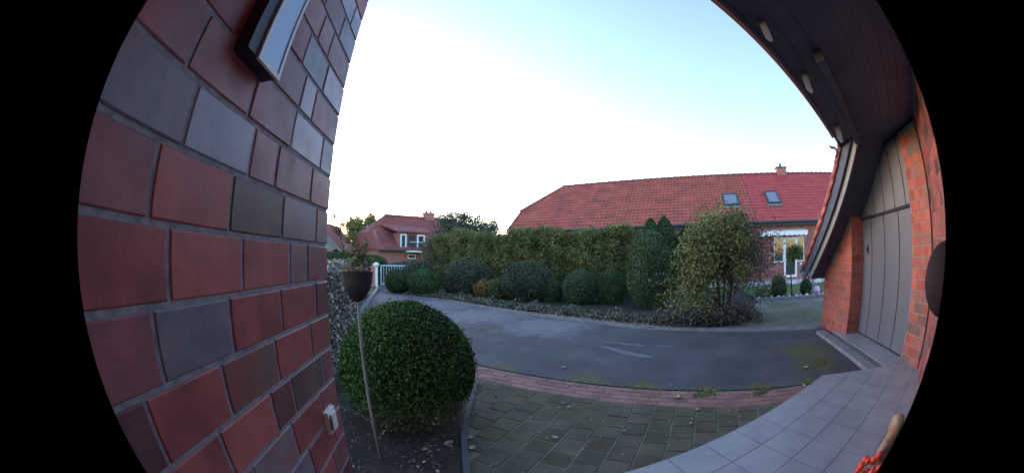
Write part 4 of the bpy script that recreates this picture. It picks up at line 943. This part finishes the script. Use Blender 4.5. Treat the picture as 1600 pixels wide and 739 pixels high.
# garden: stone kerb, rocks, small shrubs, ball tree, planter box, pink ball
gk = MB().box(2.1,9.0,10.68,10.84,ZG-.02,ZG+.10, ex=(Ux,Uy,0), ey=(Wx,Wy,0)).obj('garden_kerb', M['stone']); tag(gk, 'low dark kerb along the front of the neighbours\' flower bed', 'kerb')
tag(sheet('flower_bed', [UW(2.1,10.84),UW(9.0,10.84),UW(9.0,11.6),UW(2.1,11.6)], ZG+.06, M['soil']), kind='structure')
rq = random.Random(9)
def rock(u, w_, r_, label, g, z=ZG+.08):
    mb = MB(); x, y = UW(u, w_); mb.ball((x,y,z), r_, 8, 5, (1.2,1,.7)); mb.v = [tuple(c+rq.uniform(-.15,.15)*r_ for c in p) for p in mb.v]
    tag(mb.obj('garden_stone', M['pebble'], None, True), label, 'stone', g)
for k in range(22): rock(2.3+k*.24+rq.uniform(-.05,.05), 10.98+rq.uniform(-.04,.06), rq.uniform(.05,.085), 'pale rounded stone edging the neighbours\' flower bed above the low kerb', 'pale stones edging the flower bed')
for k in range(24): rock(1.6+k*.30+rq.uniform(-.08,.08), 15.5+rq.uniform(-.1,.2), rq.uniform(.13,.22), 'pale boulder in the row between the neighbours\' lawn and terrace', 'pale boulders along the terrace', ZG+.08)
bush('small_round_shrub', (*UW(3.10,11.2),-1.12), (.30,.30,.36), LEAF['conifer'], 2600, .045, 'small dark shrub in the flower bed left of the standard tree', 'shrub', seed=111, amp=.04)
bush('small_round_shrub', (*UW(4.22,11.25),-1.16), (.24,.24,.28), LEAF['conifer'], 2000, .045, 'smaller dark ball shrub in the flower bed beside the pink ball', 'shrub', seed=112, amp=.03)
bush('reddish_shrub', (*UW(4.1,15.0),-1.2), (.4,.35,.35), LEAF['autumn'], 1500, .06, 'low reddish shrub at the edge of the terrace', 'shrub', seed=113, amp=.08)
bush('low_bed_plant', (*UW(2.5,11.2),-1.3), (.35,.3,.2), LEAF['std'], 1500, .05, 'low green plant at the left end of the flower bed', 'plant', seed=114, amp=.1, corefac=0)
sx, sy = UW(3.62,11.15)
tree('standard_tree', sx, sy, ZG+.05, 1.8, (sx,sy,-.02),(.42,.42,.40),LEAF['std'],3600,.05,'small yellow-green ball tree on a thin straight stem in the flower bed','tree',None,115,9,1,.035,1,.6,.6,.6)
pb = MB().ball((*UW(4.60,11.0),ZG+.22), .135, 18, 12).obj('pink_ball', M['pink'], None, True); tag(pb, 'shiny pink garden ball at the right end of the flower bed', 'garden ball')
gx = empty('planter_box', (*UW(4.55,12.0),ZG), 'grey trough on a thin post with white flowers beside the garage corner', 'planter')
E = dict(ex=(Ux,Uy,0), ey=(Wx,Wy,0))
MB().box(4.22,4.95,11.9,12.2,-.78,-.57,**E).obj('trough', M['greybox'], gx); MB().box(4.17,5.0,11.86,12.24,-.568,-.53,**E).obj('rim', M['greybox'], gx)
MB().box(4.35,4.43,12.0,12.08,ZG,-.785,**E).obj('post', M['greybox'], gx); MB().box(4.78,4.86,12.0,12.08,ZG,-.785,**E).obj('post', M['greybox'], gx)
for k in range(8): x, y = UW(4.28+k*.09, 12.05+rq.uniform(-.08,.08)); MB().ball((x,y,-.47+rq.uniform(-.02,.04)), .05, 7, 5).obj('flower', M['white'], gx)

# ------------------------------------------------------------------ far house on the left
fh = empty('gabled_house', (-5,31,ZG), 'distant brick house with red roof, dormer and pale balcony beyond the gate', 'house')
t_ = R(32); fa = Vector((math.cos(t_), math.sin(t_),0)); fb = Vector((-math.sin(t_), math.cos(t_),0)); P0 = Vector((-6.65,29.3,0))
def F_(a, b, z): p = P0+fa*a+fb*b; return (p.x, p.y, z)
EF = dict(ex=fa, ey=fb, o=P0)
MB().box(0,10,0,8,ZG-.3,.80,**EF).obj('wall', M['far_brick'], fh)
MB().add([F_(.0,0,.8),F_(.0,8,.8),F_(0,6.3,2.45),F_(0,1.7,2.45),F_(.3,0,.8),F_(.3,8,.8),F_(.3,6.3,2.45),F_(.3,1.7,2.45)],[(0,1,2,3),(7,6,5,4),(2,6,7,3),(0,3,7,4),(1,5,6,2)][::1]).obj('gable_wall', M['far_brick'], fh)
rz0, rz1 = .62, 4.05; sl2 = (rz1-rz0)/4.35
def fz(b): return rz0+(b+.35)*sl2 if b < 4 else rz0+(8.35-b)*sl2
rfm = MB()
def rfa(a, b, dz=0): return F_(a, b, fz(b)+dz)
rfm.add([rfa(-.25,-.35),rfa(10.2,-.35),rfa(10.2,4),rfa(2.0,4),rfa(-.3,1.75), rfa(-.25,8.35),rfa(10.2,8.35),rfa(-.3,6.25)],
        [(0,1,2,3,4),(6,5,7,3,2),(3,7,4),(0,4,7,5),(1,6,2),(0,5,6,1)])
froof = rfm.obj('roof', M['roof_far'], fh)
mb = MB()
for k in range(15):                                  # tile courses, slight steps
    b0 = -.38+k*.29
    aL = -.26 if b0 < 1.75 else -.3+(b0-1.75)/2.25*2.3
    mb.hexa([rfa(aL,b0,.02),rfa(10.2,b0,.02),rfa(10.2,b0+.29,.0),rfa(aL,b0+.29,.0)],[rfa(aL,b0,.07),rfa(10.2,b0,.07),rfa(10.2,b0+.29,.03),rfa(aL,b0+.29,.03)])
tag(mb.obj('tile_courses', M['roof_far'], froof), kind='stuff')
MB().tube([rfa(2.0,4,.06),rfa(10.2,4,.06)], .13, 8).obj('ridge', M['roof_far'], froof, True)
MB().box(6.6,7.7,3.7,4.3,3.6,4.70,**EF).obj('chimney', M['far_brick'], froof); 
MB().tube([F_(6.9,4,4.7),F_(6.9,4,4.95)], .12, 8).obj('chimney_pot', M['far_brick'], froof); MB().tube([F_(7.4,4,4.7),F_(7.4,4,4.95)], .12, 8).obj('chimney_pot', M['far_brick'], froof)
MB().box(-.3,10.2,-.45,-.36,.52,.62,**EF).obj('gutter', M['gutter'], fh)
# dormer
dm = MB().box(2.0,5.1,-.02,3.0,.6,2.16,**EF).obj('dormer', M['far_brick'], fh)
MB().hexa([F_(1.7,-.35,2.165),F_(5.5,-.35,2.165),F_(5.5,3.6,3.2),F_(.9,3.6,3.2)],[F_(1.7,-.35,2.30),F_(5.5,-.35,2.30),F_(5.5,3.6,3.36),F_(.9,3.6,3.36)]).obj('dormer_roof', M['roof_far'], fh)
def fwin(a0, a1, z0, z1, par, b=-.03, fw=.10, name='window', mat='blue_white'):
    mb = MB(); mb.box(a0,a1,b-.06,b,z0,z0+fw,**EF); mb.box(a0,a1,b-.06,b,z1-fw,z1,**EF); mb.box(a0,a0+fw,b-.06,b,z0+fw,z1-fw,**EF); mb.box(a1-fw,a1,b-.06,b,z0+fw,z1-fw,**EF)
    f = mb.obj(name, M[mat], par); MB().box(a0+fw,a1-fw,b-.03,b-.002,z0+fw,z1-fw,**EF).obj('pane', M['pane'], f)
fwin(2.15,2.75,.75,2.05,dm,fw=.13); fwin(3.85,4.65,.75,2.05,dm,fw=.14); fwin(2.95,3.7,.75,2.0,dm,fw=.04,mat='gutter')
bal = MB().box(2.6,5.0,-1.25,-.07,.42,.56,**EF).obj('balcony', M['blue_white'], fh)
for k in range(10): MB().box(2.62+k*.26,2.645+k*.26,-1.24,-1.215,.56,1.28,**EF).obj('railing_bar', M['gutter'], bal)
MB().box(2.6,5.0,-1.25,-1.2,1.28,1.33,**EF).obj('handrail', M['blue_white'], bal)
fwin(2.9,3.7,-.15,.25,fh,fw=.07,mat='white'); fwin(4.3,5.1,-.15,.25,fh,fw=.07,mat='white'); fwin(8,9.4,-.6,.4,fh,fw=.08)
for b0 in (2.6,4.5):                                  # gable windows
    mb = MB(); a_ = -.05
    for y0_, y1_, z0_, z1_ in ((b0,b0+.8,1.0,1.1),(b0,b0+.8,1.9,2.0),(b0,b0+.1,1.1,1.9),(b0+.7,b0+.8,1.1,1.9)): mb.box(a_,-.0,y0_,y1_,z0_,z1_,**EF)
    f = mb.obj('window', M['white'], fh); MB().box(-.03,-.002,b0+.1,b0+.7,1.1,1.9,**EF).obj('pane', M['pane'], f)
# another gable just past the pier
lhs = empty('grey_gabled_house', (-14.5,33,ZG), 'dim gabled house just right of the clinker wall corner behind the hedges', 'house')
MB().prism([(-18,33),(-12.3,33),(-12.3,41),(-18,41)], ZG-.3, .6).obj('wall', M['far_brick'], lhs)
mb = MB().add([(-18.4,32.6,.3),(-11.2,32.6,.3),(-14.8,32.6,3.6),(-18.4,41,.3),(-11.2,41,.3),(-14.8,41,3.6)],[(0,2,5,3),(1,4,5,2),(0,3,4,1),(3,5,4)]); lr = mb.obj('roof', M['roof_far'], lhs)
MB().add([(-18.0,32.98,.6),(-11.7,32.98,.6),(-14.8,32.98,3.4),(-18.0,33.2,.6),(-11.7,33.2,.6),(-14.8,33.2,3.4)],[(0,1,2),(5,4,3),(1,4,5,2),(0,2,5,3)]).obj('gable_wall', M['greybox'], lhs)
MB().hexa([(-14.8,32.5,3.45),(-11.1,32.5,.1),(-11.1,32.6,.1),(-14.8,32.6,3.45)],[(-14.8,32.5,3.7),(-11.1,32.5,.35),(-11.1,32.6,.35),(-14.8,32.6,3.7)]).obj('verge_board', M['lead'], lr)

# background trees
tree('background_tree', 1.6,21.5,ZG,4.5,(.5,21.5,1.15),(1.9,1.5,1.85),LEAF['tree'],15000,.12,'bushy blue-green tree rising behind the left end of the hedge','tree',None,121,24,1,.16,2,.85,.6,.42)
tree('background_tree', 2.6,22.5,ZG,4,(2.8,22.5,.75),(1.4,1.2,1.75),LEAF['tree'],8000,.12,'lower blue-green tree between the bushy tree and the long roof','tree',None,122,14,1,.12,1,.8,.6,.38)
tree('background_tree', -1.5,19.0,ZG,3,(-1.2,19.0,.1),(.85,.8,1.05),LEAF['treebrown'],6000,.09,'pale brownish shrub-like tree at the left end of the long hedge','tree',None,123,14,1,.09,2,.8,.6,.42)
tree('background_tree', -9.9,36.5,ZG,6,(-10.3,36.5,3.0),(1.9,1.6,2.1),LEAF['shrub'],13000,.17,'dark round tree behind the gabled house, left of its roof','tree',None,124,22,1,.2,1,.85,.6,.42)
tree('sparse_tree', -13.6,38,ZG,7,(-13.7,38,2.9),(1.5,1.5,2.5),LEAF['autumn'],2600,.17,'thin half-bare autumn tree with pinkish leaves just past the clinker wall','tree',None,125,18,1,.12,2,.9,.6,.28)
tree('sparse_tree', 1.95,17.2,ZG,3,(3.05,17.4,.7),(.8,.6,1.0),LEAF['treebrown'],500,.08,'thin twiggy bare bush tip sticking up above the hedge before the red roof','tree',None,126,8,1,.05,1,.8,.6,.3)
hz = empty('dark_tree', (-2.4,40,ZG), 'dark tree just visible behind the roof ridge of the gabled house', 'tree')
MB().tube([(-2.4,40,ZG),(-2.4,40,4.4)], [.2,.1], 6).obj('trunk', M['bark'], hz)
P = np.random.default_rng(130).normal(size=(3500,3))*np.array([1.3,1.0,.75])+np.array([-2.4,40,3.6]); leaves('crown', P, sph(3500,131), .2, LEAF['tree'], hz, .6, .8, 132)
